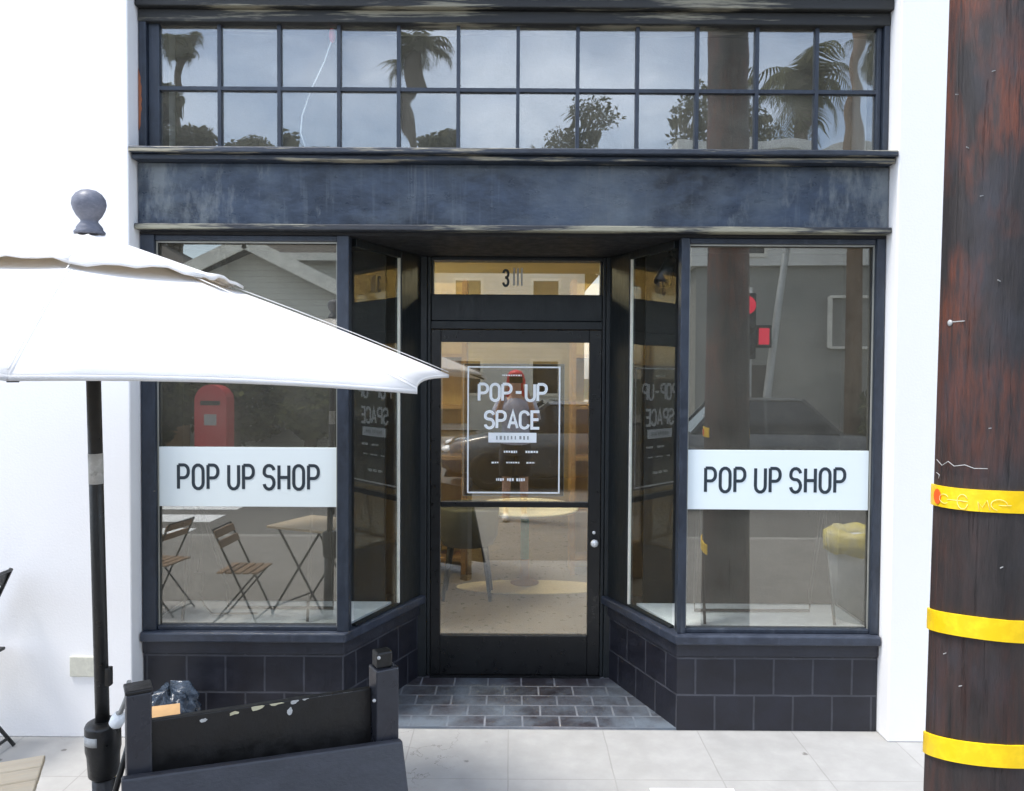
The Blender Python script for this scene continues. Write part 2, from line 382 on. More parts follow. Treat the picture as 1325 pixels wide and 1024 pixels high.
# ------------------------------------------------------------------ setting: ground
MB().box(-400, 400, -400, 400, -.9, -.30).build('ground', paint('far_ground', (.16, .15, .13), (.11, .13, .08), .9, .05), kind='structure')
MB().box(-60, 60, -9.4, -1.05, -.29, -.14).build('road', 'asphalt', kind='structure')
MB().box(-30, 30, -.93, 1.62, -.29, -.001).build('asphalt_pavement', 'asphalt_light', kind='structure')
sw = MB().box(-30, 30, 1.625, 4.6, -.29, 0); sw.build('pavement', 'sidewalk_concrete', kind='structure', bevel=.01)
MB().box(-30, 30, -1.05, -.935, -.29, .004).build('kerb', paint('kerb_concrete', (.24, .235, .22), None, .85), kind='structure', bevel=.02)
MB().box(-60, 60, -13, -9.4, -.29, 0).build('far_pavement', 'sidewalk_concrete', kind='structure', bevel=.02)
for i in range(7):
    MB().box(-5.3+i*.0, -4.0, -2.1-i*1.0, -1.55-i*1.0, -.139, -.134).build('road_marking', 'white_plain', kind='structure')
MB().box(-30, -6.2, -5.35, -5.22, -.139, -.134).build('road_marking', paint('yellow_line', (.55, .40, .04)), kind='structure')
MB().box(1.5, 30, -5.35, -5.22, -.139, -.134).build('road_marking', 'yellow_line', kind='structure')
p0, p1 = P(838, 1018, 3.31), P(945, 1018, 3.31)
MB().box(p0.x, p1.x, 3.05, 3.262, .0005, .0045).build('painted_marking', 'white_plain', kind='structure')

# ------------------------------------------------------------------ the shop building
XL, XR = -1.83, 1.83
YF = 3.81
B = thing('shop_building', 'white walled shop building with a dark blue framed storefront and recessed door', 'building', (0, YF, 0))
w = MB(); w.box(-9, XL, 3.70, 4.62, 0, 5.6); w.build('wall', 'white_wall', B, bevel=.006)
w = MB(); w.box(XR, 9, 3.70, 4.62, 0, 5.6); w.build('wall', 'white_wall', B, bevel=.006)
w = MB(); w.box(XL, XR, 3.72, 4.62, 3.79, 5.6); w.build('wall', 'white_wall', B)
MB().box(-9, 9, 3.66, 12.5, 5.602, 5.8).build('roof', 'cornice_paint', B)
a, b = P(90, 850, 3.69), P(122, 876, 3.69)
v = MB().box(a.x, b.x+.02, 3.688, 3.7005, b.z, a.z); v.build('wall_vent', 'beige_vent', B, bevel=.003)
# head mouldings
c = MB()
c.box(XL+.002, XR-.002, 3.795, 3.95, ZP(31, 3.8), 3.535); c.box(XL+.002, XR-.002, 3.765, 3.95, 3.536, 3.60)
c.box(XL+.002, XR-.002, 3.745, 3.95, 3.601, 3.68); c.box(XL+.002, XR-.002, 3.73, 3.95, 3.681, 3.788)
c.build('head_moulding', 'cornice_paint', B, bevel=.006)
# transom window
zt, zb = ZP(33, 3.83), ZP(199, 3.83)
gx0, gx1 = -1.735, 1.775
t = MB()
t.box(XL+.003, -1.79, 3.80, 3.93, 2.846, 3.50); t.box(-1.789, gx0, 3.822, 3.93, 2.846, 3.50)
t.box(1.80, XR-.003, 3.80, 3.93, 2.846, 3.50); t.box(gx1, 1.799, 3.822, 3.93, 2.846, 3.50)
t.box(gx0+.001, gx1-.001, 3.815, 3.93, zt, 3.50); t.box(gx0+.001, gx1-.001, 3.815, 3.93, 2.846, zb)
TF = t.build('transom_window', 'dark_paint', B, bevel=.004)
za_, zb3 = ZP(92, 3.80), ZP(172, 3.80); n_ = 14; pts_ = []
for k in range(n_+1): pts_.append((XL+.004+.020*math.sin(math.pi*k/n_)**.6*random.uniform(.6, 1.1), za_+(zb3-za_)*k/n_))
pp_ = [(XL+.0035, za_)]+pts_+[(XL+.0035, zb3)]
MB().hexa([(x, 3.7995, z) for x, z in pp_], [(x, 3.798, z) for x, z in pp_]).build('bare_wood_patch', paint('rusty_wood', (.30, .10, .04), (.22, .075, .035), .8, 9, (2, 2, .5)), TF)
g = MB(); zm = (zt+zb)/2-.004; cw = (gx1-gx0)/12
for i in range(1, 12): g.box(gx0+i*cw-.0085, gx0+i*cw+.0085, 3.822, 3.86, zb-.002, zt+.002)
g.box(gx0-.002, gx1+.002, 3.824, 3.857, zm-.009, zm+.009)
g.build('glazing_bar', 'dark_paint', TF)
rg = random.Random(4)
g = MB()
for i in range(12):
    for z0, z1 in ((zb, zm), (zm, zt)):
        x0, x1 = gx0+i*cw, gx0+(i+1)*cw
        dx, dz = rg.gauss(0, .0016), rg.gauss(-.001, .0018)
        y = 3.840
        q = []
        for yy in (0, .004):
            for z in (z0, z1):
                for x in (x0+.001, x1-.001): q.append((x, y+yy+dx*(x-x0)/cw*1.0+dz*(z-z0)/.3, z))
        g.add(q, [(0, 2, 3, 1), (4, 5, 7, 6), (0, 1, 5, 4), (2, 6, 7, 3), (0, 4, 6, 2), (1, 3, 7, 5)])
g.build('glass', 'transom_glass', TF)
MB().box(XL+.01, XR-.01, 4.2, 4.25, 2.62, 3.7).build('loft_panel', paint('loft_grey', (.07, .068, .062), (.04, .04, .037), .8, 1.5), B)
# ledge, fascia, lip
l = MB(); l.box(XL+.002, XR-.002, 3.692, 3.81, 2.817, 2.845); l.box(XL+.004, XR-.004, 3.72, 3.83, 2.79, 2.816)
l.build('ledge', 'dark_trim', B, bevel=.006)
MB().box(XL+.004, XR-.004, 3.783, 3.90, 2.492, 2.789).build('fascia', 'fascia_paint', B, bevel=.004)
l = MB(); l.box(XL+.002, XR-.002, 3.745, 3.90, 2.462, 2.491)
l.build('fascia_lip', 'lip_paint', B, bevel=.006)
MB().box(XL+.004, XR-.004, 3.802, 4.53, 2.446, 2.461).build('soffit', 'ceiling_black', B)
# stall risers
LC, LB = (-.83, 3.81), (-.53, 4.46)
RC, RB = (.83, 3.81), (.565, 4.46)
def riser_uv(co, n):
    if abs(n.z) > .8: return (co.x, co.y)
    if abs(n.y) > .9: return (co.x+.05, co.z+.002)
    return ((co.y-3.81)*1.1+.09, co.z+.002)
def offs(poly, d):  # push the front and the slanted side outwards
    return poly
pl = [(XL+.004, 3.81), LC, LB, (XL+.004, 4.46)]
pr = [(XR-.004, 4.46), RB, RC, (XR-.004, 3.81)]
MB().prism(pl, 0, .375).build('stall_riser', 'riser_tile', B, uv=riser_uv, bevel=.004)
MB().prism(pr, 0, .375).build('stall_riser', 'riser_tile', B, uv=riser_uv, bevel=.004)
for pts, nm in (([(XL+.004, 3.80), (-.825, 3.80), (-.52, 4.459), (XL+.004, 4.459)], 'l'), ([(XR-.004, 4.459), (.555, 4.459), (.825, 3.80), (XR-.004, 3.80)], 'r')):
    MB().prism(pts, .3755, .442).build('riser_cap', paint('cap_band', (.017, .018, .026), (.026, .028, .038), .5, 3), B, bevel=.004)
for pts in ([(XL+.004, 3.768), (-.815, 3.768), (-.487, 4.458), (XL+.004, 4.458)], [(XR-.004, 4.458), (.522, 4.458), (.815, 3.768), (XR-.004, 3.768)]):
    MB().prism(pts, .4425, .490).build('window_sill', 'dark_sill', B, bevel=.008)
for pts in ([(XL+.03, 3.872), (-.835, 3.872), (-.665, 4.27), (XL+.03, 4.27)], [(XR-.03, 4.27), (.70, 4.27), (.835, 3.872), (XR-.03, 3.872)]):
    MB().prism(pts, .4905, .503).build('display_platform', 'platform_white', B)
MB().box(XL+.01, -.70, 4.275, 4.30, .491, 2.445).build('display_backdrop', 'black_board', B)
MB().box(.735, XR-.01, 4.275, 4.30, .491, 2.445).build('display_backdrop', 'black_board', B)
MB().box(XL+.0045, XL+.012, 3.871, 4.27, .5035, 2.445).build('display_lining', 'black_board', B)
MB().box(XR-.012, XR-.0045, 3.871, 4.27, .5035, 2.445).build('display_lining', 'black_board', B)
# front windows
LEAN = .011
def front_window(x0, x1, jx0, jx1):
    f = MB()
    f.box(x0, jx0, 3.80, 3.87, .4905, 2.4455); f.box(jx1, x1, 3.80, 3.87, .4905, 2.4455)
    f.box(jx0+.001, jx1-.001, 3.81, 3.868, 2.418, 2.4455); f.box(jx0+.001, jx1-.001, 3.81, 3.868, .4905, .512)
    W = f.build('shop_window', 'dark_paint', B, bevel=.004)
    s = MB()
    for a, b in ((jx0+.001, jx0+.007), (jx1-.007, jx1-.001)): s.box(a, b, 3.822, 3.829, .513, 2.417)
    s.box(jx0+.008, jx1-.008, 3.822, 3.829, 2.409, 2.417)
    s.build('glazing_bead', 'putty', W)
    g = MB(); q = []
    for yy in (0, .005):
        for z in (.511, 2.419):
            for x in (jx0-.001, jx1+.001): q.append((x, 3.834+yy+LEAN*(z-.5)/1.9, z))
    g.add(q, [(0, 2, 3, 1), (4, 5, 7, 6), (0, 1, 5, 4), (2, 6, 7, 3), (0, 4, 6, 2), (1, 3, 7, 5)])
    g.build('glass', 'window_glass', W)
front_window(XL+.004, -.803, -1.757, -.862)
front_window(.826, XR-.004, .868, 1.783)
# splayed side windows
def side_window(A, Bk, sgn):
    A, Bk = Vector((*A, 0)), Vector((*Bk, 0)); d = (Bk-A).normalized(); L_ = (Bk-A).length
    n = Vector((d.y, -d.x, 0))*sgn
    def slab(mb, s0, s1, o0, o1, z0, z1):
        q = [A+d*s0+n*o0, A+d*s1+n*o0, A+d*s1+n*o1, A+d*s0+n*o1]
        mb.prism([(p.x, p.y) for p in q], z0, z1)
    f = MB(); gl = L_*.68
    slab(f, gl, L_, -.03, .012, .4905, 2.4455)
    slab(f, .055, gl-.001, -.02, .01, 2.405, 2.4455); slab(f, .055, gl-.001, -.02, .01, .4905, .503)
    W = f.build('side_window', 'recess_paint', B, bevel=.003)
    s = MB(); slab(s, gl-.014, gl-.002, -.006, .0065, .504, 2.404); s.build('glazing_bead', 'cream_strip', W)
    g = MB(); slab(g, .05, gl-.015, -.0008, .0008, .502, 2.406); g.build('glass', 'side_glass', W)
side_window((-.812, 3.83), LB, 1)
side_window((.835, 3.83), RB, -1)
# recess floor
MB().prism([(-.84, 3.812), (.84, 3.812), (.60, 4.52), (-.56, 4.52)], 0.0005, .012).build('recess_floor', 'recess_paver', B, uv=lambda co, n: (co.x+.03, co.y-3.815))
# door surround
DX0, DX1 = -.468, .517; YD = 4.462
f = MB()
f.box(-.56, DX0-.022, YD-.02, YD+.09, .0125, 2.4455); f.box(DX1+.022, .60, YD-.02, YD+.09, .0125, 2.4455)
f.box(DX0-.021, DX0-.002, YD-.006, YD+.09, .0125, 2.4455); f.box(DX1+.002, DX1+.021, YD-.006, YD+.09, .0125, 2.4455)
z1 = ZP(427, YD)
f.box(DX0-.001, DX1+.001, YD-.006, YD+.09, z1+.003, z1+.05); f.box(DX0-.001, DX1+.001, YD+.008, YD+.09, z1+.051, 2.232)
f.box(DX0-.001, DX1+.001, YD-.006, YD+.09, 2.425, 2.4455)
f.box(DX0-.001, DX0+.012, YD+.01, YD+.07, 2.233, 2.424); f.box(DX1-.012, DX1+.001, YD+.01, YD+.07, 2.233, 2.424)
DF = f.build('door_frame', 'recess_paint', B, bevel=.004)
MB().box(DX0+.010, DX1-.010, YD+.03, YD+.035, 2.231, 2.426).build('fanlight_glass', 'door_glass', DF)
n3 = MB(); a = P(651, 372, YD+.02); letters(n3, '3', a.x, ZP(371, YD), .105, .030, YD+.0295, .001, .13)
n3.build('house_number', 'ink', DF)
n3 = MB()
for k in range(3):
    a = P(664+k*5, 368, YD+.02); n3.box(a.x, a.x+.010, YD+.0285, YD+.0295, ZP(369, YD), ZP(346, YD))
n3.build('scraped_number', 'vinyl_dim', DF)
MB().box(DX0, DX1, YD-.03, YD+.08, .0125, .02).build('threshold', 'door_black', DF)
# door leaf
d = MB()
gx0d, gx1d = -.412, .446
zk = ZP(823, YD); zm0, zm1 = ZP(657, YD), ZP(650, YD); zt1 = ZP(443, YD)
d.box(DX0, gx0d, YD, YD+.045, .021, z1); d.box(gx1d, DX1, YD, YD+.045, .021, z1)
d.box(gx0d+.0005, gx1d-.0005, YD, YD+.045, .021, zk); d.box(gx0d+.0005, gx1d-.0005, YD, YD+.045, zt1, z1)
d.box(gx0d+.0005, gx1d-.0005, YD+.004, YD+.041, zm0, zm1)
DO = d.build('door', 'door_black', B, bevel=.003)
g = MB().box(gx0d-.001, gx1d+.001, YD+.020, YD+.026, zk-.001, zm0+.001); g.build('glass', 'door_glass', DO)
g = MB().box(gx0d-.001, gx1d+.001, YD+.020, YD+.026, zm1-.001, zt1+.001); g.build('glass', 'door_glass', DO)
k = P(769, 703, YD-.03)
MB().lathe([(.006, 0), (.008, .02), (.021, .03), (.023, .04), (.018, .05), (.003, .054)], (k.x, YD, k.z), 16, axis=(0, -1, 0)).build('door_knob', 'chrome_knob', DO)
MB().lathe([(.010, 0), (.010, .006), (.004, .008)], (k.x, YD, k.z+.055), 12, axis=(0, -1, 0)).build('keyhole', 'chrome_knob', DO)
# interior shell
Yb = 10.5
MB().box(-2.7, -2.6, 4.62, Yb, 0, 3.3).build('interior_wall', 'interior_tan', B)
MB().box(2.6, 2.7, 4.62, Yb, 0, 3.3).build('interior_wall', 'interior_tan', B)
MB().box(-2.6, 2.6, Yb, Yb+.1, 0, 3.3).build('interior_back_wall', 'interior_back', B)
MB().box(-2.7, 2.7, 4.552, Yb+.1, -.0, .008).build('interior_floor', 'interior_floor', B)
MB().box(-2.7, 2.7, 4.552, Yb+.1, 3.3, 3.4).build('interior_ceiling', 'interior_ceiling', B)
p_ = MB(); p_.box(-2.7, -.56, 4.48, 4.551, 0, 3.3); p_.box(.60, 2.7, 4.48, 4.551, 0, 3.3); p_.box(-.559, .599, 4.48, 4.551, 2.447, 3.3)
p_.build('partition', 'black_board', B)

# ------------------------------------------------------------------ signs
def shop_sign(pxa, pxb, tx0, tx1, label):
    zt_, zb_ = 1.402, 1.106
    r = thing('shop_sign', label, 'sign', ((pxa+pxb)/2, 3.826, zb_), 0, 'white signs in the shop windows')
    MB().box(pxa, pxb, 3.8275, 3.8335, zb_, zt_).build('sign_panel', 'sign_white', r, bevel=.001)
    letters(MB(), 'POP UP SHOP', tx0, 1.186, .134, tx1-tx0, 3.8272, .001, .115, .30, .25).build('lettering', 'ink', r)
Ys = 3.828
shop_sign(P(205, 600, Ys).x, P(438.5, 600, Ys).x, P(231, 610, Ys).x, P(412, 610, Ys).x, 'white POP UP SHOP sign in the window behind the umbrella pole and black barrier')
shop_sign(P(886, 600, Ys).x, P(1124, 600, Ys).x, P(913, 610, Ys).x, P(1093, 610, Ys).x, 'white POP UP SHOP sign in the window nearest the wooden utility pole')
# poster on the door
Yp = YD+.020
r = thing('poster', 'black POP-UP SPACE poster with white border on the glass of the shop door', 'poster', (0, Yp, 1.06))
a, b = P(601, 471, Yp), P(729, 642, Yp)
MB().box(a.x, b.x, YD+.0275, YD+.0295, b.z, a.z).build('poster_sheet', film('poster_film', (.012, .012, .012), .48), r)
def rect_line(mb, x0, x1, z0, z1, wd, y0, y1):
    mb.box(x0, x1, y0, y1, z1-wd, z1); mb.box(x0, x1, y0, y1, z0, z0+wd)
    mb.box(x0, x0+wd, y0, y1, z0+wd, z1-wd); mb.box(x1-wd, x1, y0, y1, z0+wd, z1-wd)
yv0, yv1 = YD+.0185, YD+.0195
bm_ = MB(); a, b = P(605, 474, Yp), P(724, 639, Yp); rect_line(bm_, a.x, b.x, b.z, a.z, .0085, yv0, yv1)
bm_.build('border', 'vinyl_white', r)
bm_ = MB(); a, b = P(599, 470.5, Yp), P(729.5, 643, Yp); rect_line(bm_, a.x, b.x, b.z, a.z, .005, YD+.030, YD+.032)
bm_.build('outer_border', 'vinyl_dim', r)
tx = MB()
za, zb_ = ZP(520.5, Yp), ZP(495.5, Yp)
letters(tx, 'POP-UP', P(620, 500, Yp).x, za, zb_-za, P(707, 500, Yp).x-P(620, 500, Yp).x, yv1, .001, .145, .3, .19)
za, zb_ = ZP(556, Yp), ZP(531, Yp)
letters(tx, 'SPACE', P(628, 540, Yp).x, za, zb_-za, P(699, 540, Yp).x-P(628, 540, Yp).x, yv1, .001, .145, .3, .19)
tx.build('lettering', 'vinyl_white', r)
a, b = P(632, 560, Yp), P(694, 573, Yp)
lb = MB().box(a.x, b.x, yv0, yv1, b.z, a.z).build('white_strip', 'vinyl_white', r)
tx = MB()
for x in (642, 646.5, 652, 656.5, 661, 666, 672, 677, 682): tx.box(P(x, 566, Yp).x, P(x+random.uniform(1.5, 3), 566, Yp).x, yv0-.0008, yv0-.0002, ZP(569+random.uniform(-.5, .6), Yp), ZP(564.2, Yp))
tx.build('strip_print', 'vinyl_dim', r)
for y, h_, segs in ((486, 2, [(650, 675)]), (585, 3, [(652, 669), (680, 696)]), (599, 2.2, [(636, 645), (655, 672), (681, 692)]), (621, 4, [(642, 652), (656, 665), (668, 679)])):
    for x0, x1 in segs:
        x = x0; tx = MB()
        while x < x1:
            ww = random.uniform(1.2, 3.2); tx.box(P(x, y, Yp).x, P(min(x+ww, x1), y, Yp).x, yv0, yv1, ZP(y+h_/2*random.uniform(.6, 1), Yp), ZP(y-h_/2, Yp)); x += ww+.9
        tx.build('small_print', 'vinyl_white', r)
# wire easels behind the signs
def easel(pts, back, label, box=False):
    r = thing('wire_easel', label, 'easel', (P(pts[0], 800, 3.95).x, 3.98, .504), 0, 'wire easels in the display windows')
    Yf_ = 3.90
    for top, bot in (pts[0:2], pts[2:4]):
        a = P(top, 600, Yf_); b = P(bot, 800, Yf_); MB().tube([(a.x, Yf_+.1, 1.30), (b.x, Yf_, .508)], .0078, 6).build('leg', 'black_metal', r)
    u = MB(); x0, x1 = P(back[0], 790, 4.05).x, P(back[1], 790, 4.05).x; xt0, xt1 = P(back[2], 620, 4.05).x, P(back[3], 620, 4.05).x
    u.tube([(xt0, 4.0, 1.30), (x0, 4.10, .62), (x0, 4.11, .515), (x1, 4.11, .515), (x1, 4.10, .62), (xt1, 4.0, 1.30)], .0078, 6)
    u.build('back_frame', 'black_metal', r)
    return r
easel((247, 236, 398, 398), (290, 428, 247, 430), 'thin black wire easel in the display window with the cable box, near the umbrella pole')
easel((912, 912, 1072, 1080), (902, 1053, 902, 1068), 'thin black wire easel in the display window nearest the utility pole')
a = P(257, 752, 4.0)
r = thing('power_adapter', 'small black power adapter hanging on its cable in the display window', 'adapter', (a.x, 4.0, a.z))
MB().box(a.x-.022, a.x+.022, 3.98, 4.02, a.z-.05, a.z+.045).build('housing', 'black_metal', r, bevel=.006)
MB().tube([(a.x-.005, 4.0, a.z+.045), (a.x+.02, 4.0, a.z+.2), (a.x-.01, 4.0, 1.2), (a.x-.06, 4.0, 1.36)], .004, 6).build('cable', 'black_metal', r)
MB().tube([(a.x, 4.0, a.z-.05), (a.x+.03, 4.0, a.z-.13), (a.x+.07, 4.0, .515), (a.x+.3, 4.02, .512)], .004, 6).build('plug_cable', 'black_metal', r)
def spot(px, py, Y, label, tilt):
    a = P(px, py, Y)
    r = thing('spotlight', label, 'spotlight', (a.x, Y, 2.445), 0, 'black spotlights under the display ceiling')
    MB().lathe([(.03, 0), (.03, .02), (.008, .022)], (a.x, Y, 2.423), 14).build('mount', 'black_metal', r)
    MB().tube([(a.x, Y, 2.423), (a.x, Y, 2.38)], .008, 8).build('arm', 'black_metal', r)
    MB().lathe([(.028, 0), (.032, .05), (.045, .15), (.041, .15), (.02, .1)], (a.x, Y, 2.38), 16, axis=(tilt, -.3, -1)).build('lamp_head', 'black_metal', r)
spot(284, 318, 4.02, 'black spotlight hanging in the display window above the umbrella', .15)
spot(868, 322, 4.05, 'black spotlight hanging in the display window beside the utility pole reflection', -.4)
# tassel and cord behind transom pane
r = thing('hanging_cord', 'white cord with a red tassel hanging behind the transom panes', 'cord', (P(430, 40, 3.87).x, 3.87, 2.9))
MB().tube([P(431, 46, 3.87), P(420, 80, 3.87), P(402, 118, 3.87), P(391, 150, 3.87), P(389, 172, 3.87), P(396, 194, 3.87)], .0035, 6).build('cord', 'vinyl_white', r)
a = P(430, 34, 3.87)
MB().lathe([(.004, 0), (.014, -.02), (.017, -.05), (.012, -.075), (.004, -.08)][::-1], a, 10).build('tassel', paint('tassel_red', (.6, .03, .04)), r)

# ------------------------------------------------------------------ interior furniture
paint('stool_grey', (.10, .11, .10), None, .5, 4); paint('teal_paint', (.06, .30, .29), (.10, .34, .32), .5, 5); paint('table_wood', (.45, .30, .15), (.36, .22, .10), .45, 3, (1, 9, 9))
s0 = P(606, 752, 6.2)
r = thing('stool', 'dark grey tub stool on slim legs inside the shop behind the door', 'stool', (s0.x, 6.1, .009))
zs = .42
MB().lathe([(.02, 0), (.20, .01), (.235, .08), (.25, .30), (.235, .32), (.22, .30), (.20, .12), (.02, .10)], (s0.x, 6.1, zs), 24).build('seat', 'stool_grey', r)
for an in (40, 140, 220, 320):
    MB().tube([(s0.x+.17*math.cos(R(an)), 6.1+.17*math.sin(R(an)), zs+.02), (s0.x+.24*math.cos(R(an)), 6.1+.24*math.sin(R(an)), .012)], [.022, .014], 8).build('leg', 'black_metal', r)
tx0, ty0 = .115, 6.48
r = thing('pedestal_table', 'round white table on a teal and brown pedestal inside the shop', 'table', (tx0, ty0, .015))
MB().lathe([(.44, .640), (.45, .655), (.44, .665), (.02, .667)], (tx0, ty0, 0), 36).build('tabletop', 'vinyl_white', r)
MB().tube([(tx0, ty0, .22), (tx0, ty0, .640)], .036, 14).build('upper_post', 'teal_paint', r)
MB().lathe([(.12, .0155), (.12, .022), (.042, .04), (.037, .22)], (tx0, ty0, 0), 24).build('base', 'table_wood', r)
m = MB(); m.hexa([(.17+.62*math.cos(R(a)), 6.36+.21*math.sin(R(a)), .0085) for a in range(0, 360, 9)], [(.17+.62*math.cos(R(a)), 6.36+.21*math.sin(R(a)), .015) for a in range(0, 360, 9)])
m.build('oval_patch', paint('patch_cream', (.78, .72, .56), (.70, .64, .5), .9, 5, bump=.5), label='oval cream patch on the floor under the pedestal table inside the shop', cat='rug')  # thin cream oval just above the floor
# wall shelving either side, in view through the door
def shelf(x0, x1, y, label):
    r = thing('shelving_unit', label, 'shelving', ((x0+x1)/2, y, .009), 0, 'wooden shelving in the shop')
    for x in (x0, x1): MB().box(x-.02, x+.02, y, y+.3, .009, 2.6).build('side_panel', 'table_wood', r)
    for k in range(6): MB().box(x0+.021, x1-.021, y+.005, y+.295, .12+k*.45, .15+k*.45).build('shelf', 'table_wood', r)
    MB().box(x0+.021, x1-.021, y+.297, y+.305, .009, 2.6).build('back_panel', paint('shelf_back', (.58, .45, .20), (.48, .36, .15), .6, 3, (5, 5, .6)), r)
shelf(-1.62, -.42, 6.75, 'tall pale wooden shelving on the hinge side inside the shop')
shelf(.54, 1.74, 6.75, 'tall pale wooden shelving on the knob side inside the shop')
def pend(x, y, z, label):
    r = thing('pendant_lamp', label, 'lamp', (x, y, 3.3), 0, 'warm globe lamps in the shop')
    MB().tube([(x, y, z+.12), (x, y, 3.3)], .006, 6).build('cord', 'black_metal', r)
    MB().sphere((x, y, z), .13, 20, 12).build('globe', LAMP, r)
LAMP = emit('lamp_glow', (1, .89, .58), 31)
pend(-1.5, 5.9, 2.95, 'lit warm globe lamp over the tub stool, hidden above the door head')
pend(1.6, 5.9, 2.95, 'lit warm globe lamp on the knob side, near the shop front')
pend(-1.9, 8.6, 3.0, 'lit warm globe lamp farthest back in the shop, behind the hinge side shelving')

# ------------------------------------------------------------------ umbrella
def fabric(name, col, transl=.35):
    m, nt, out = new_mat(name); L = nt.links.new
    tc = N(nt, 'ShaderNodeTexCoord'); nb = noise(nt, tc.outputs['Object'], 5, 4, .6)
    colr = mixc(nt, ramp(nt, nb, .3, .7), col, tuple(x*.96 for x in col))
    wv = noise(nt, tc.outputs['Object'], 400, 2, .5)
    ad = N(nt, 'ShaderNodeMath', operation='MULTIPLY_ADD'); L(wv, ad.inputs[0]); ad.inputs[1].default_value = .15; L(nb, ad.inputs[2])
    bp = N(nt, 'ShaderNodeBump'); bp.inputs['Strength'].default_value = .35; bp.inputs['Distance'].default_value = .02; L(ad.outputs[0], bp.inputs['Height'])
    d = N(nt, 'ShaderNodeBsdfDiffuse'); L(colr, d.inputs[0]); L(bp.outputs[0], d.inputs['Normal'])
    t = N(nt, 'ShaderNodeBsdfTranslucent'); t.inputs[0].default_value = c4((.80, .70, .55)); L(bp.outputs[0], t.inputs['Normal'])
    mx = N(nt, 'ShaderNodeMixShader'); mx.inputs[0].default_value = transl; L(d.outputs[0], mx.inputs[1]); L(t.outputs[0], mx.inputs[2])
    L(mx.outputs[0], out.inputs[0]); MATS[name] = m; return m
fabric('canopy_white', (.88, .875, .865), .24)
fabric('seam_white', (.86, .855, .84), .15)
paint('umbrella_black', (.009, .009, .009), (.016, .016, .016), .38, 6, chips=(.12, .12, .11), chip_at=.80, chip_scale=18)
paint('finial_grey', (.085, .09, .115), (.13, .135, .165), .45, 14, (1, 1, 2), chips=(.035, .035, .05), chip_at=.62, chip_scale=10, chip_stretch=(1, 1, 3), soft=.2)
A0 = P(134.5, 1000, 2.36); A1 = P(116, 300, 2.285); ax = (A1-A0).normalized()
def onax(z): return A0 + ax*((z-A0.z)/ax.z)
base = onax(0)
U = thing('patio_umbrella', 'white octagonal patio umbrella with a grey ball finial on a black pole', 'umbrella', (base.x, base.y, 0))
RC_ = onax(1.784); RU = 1.105
def rim(k, rad=RU):
    th = R(22.5+45*k-.5); dx, dy = rad*math.cos(th), rad*math.sin(th)
    return dx, dy
apex = onax(2.166)
def canopy_pts(k, t, s, z_off=0, rr=RU, hem=.030):
    x0, y0 = rim(k, rr); x1, y1 = rim(k+1, rr)
    dx = (x0*(1-t)+x1*t)*s; dy = (y0*(1-t)+y1*t)*s
    full = math.hypot(*rim(0))
    q = 4*t*(1-t)
    sr = s*rr/RU
    ez = [.032, .03, .03, .04, .055, .065, .06, .034, .032]; e_ = (ez[k]*(1-t)+ez[k+1]*t)*s*rr/RU
    zr = RC_.z + e_ + (-.055*dx+.045*dy)*1.0 - 0.004
    z = apex.z + (zr-apex.z)*sr
    cx = apex.x+(RC_.x-apex.x)*sr; cy = apex.y+(RC_.y-apex.y)*sr
    z += q*(hem*s**4 - .012*math.sin(math.pi*s)) + .012*math.sin(math.pi*sr)
    shrink = 1-.035*q*s**5
    return Vector((cx+dx*shrink, cy+dy*shrink, z+z_off))
def canopy(name, rr, s0, z_off, hem, ruff, mat):
    m = MB(); NT, NS = 8, 12
    for k in range(8):
        vs = []
        for j in range(NS+1):
            s = s0+(1-s0)*j/NS
            for i in range(NT+1):
                t = i/NT
                p = canopy_pts(k, t, s, z_off, rr, hem)
                if ruff: p.z += ruff*(s**6)*(math.sin((k*NT+i)*1.9)*.6+math.sin((k*NT+i)*.83+1)*.6) * (0 if i in (0, NT) else 1)
                vs.append(p)
        # hem flap hanging from the rim
        for i in range(NT+1):
            p = vs[NS*(NT+1)+i].copy(); p.z -= .011 if not ruff else .008; vs.append(p)
        fs = [(j*(NT+1)+i, j*(NT+1)+i+1, (j+1)*(NT+1)+i+1, (j+1)*(NT+1)+i) for j in range(NS) for i in range(NT)]
        m.add(vs[:(NS+1)*(NT+1)], fs, True)
        hv = vs[NS*(NT+1):]
        m.add(hv, [(i, i+1, NT+2+i, NT+1+i) for i in range(NT)], True)
    return m.build(name, mat, U, solid=.0025)
canopy('canopy', RU, .03, -.006, .010, 0, 'canopy_white')
canopy('vent_canopy', .425, .07, .016, .012, .0085, 'canopy_white')
for k in range(8):
    MB().tube([canopy_pts(k, 0, .06+.94*j/10)+Vector((0, 0, .003)) for j in range(11)], .0015, 5).build('seam', 'seam_white', U)
for k in range(8):
    tip = canopy_pts(k, 0, .97); tip.z -= .026
    hub = onax(2.12); a = hub + (tip-hub)*.03
    MB().bar(a, tip, .018, .014).build('rib', 'umbrella_black', U)
    mid = hub+(tip-hub)*.50; low = onax(1.85)
    MB().bar(low+(mid-low)*.03, mid, .014, .012).build('strut', 'umbrella_black', U)
fin = onax(2.175)
MB().lathe([(r_*.90, z_*.86) for r_, z_ in [(.046, 0), (.047, .008), (.040, .016), (.040, .022), (.035, .03), (.026, .042), (.027, .048), (.038, .062), (.0475, .082), (.052, .10), (.0495, .119), (.039, .136), (.024, .147), (.004, .1515)]], fin, 28, axis=ax).build('finial', 'finial_grey', U)
MB().tube([onax(.60), onax(1.0), onax(2.17)], .0203, 20).build('pole', 'umbrella_black', U)
MB().lathe([(.034, -.03), (.038, 0), (.034, .03)], onax(1.85), 18, axis=ax).build('runner_hub', 'umbrella_black', U)
za, zb_ = P(120, 625, 2.33).z, P(120, 586, 2.33).z
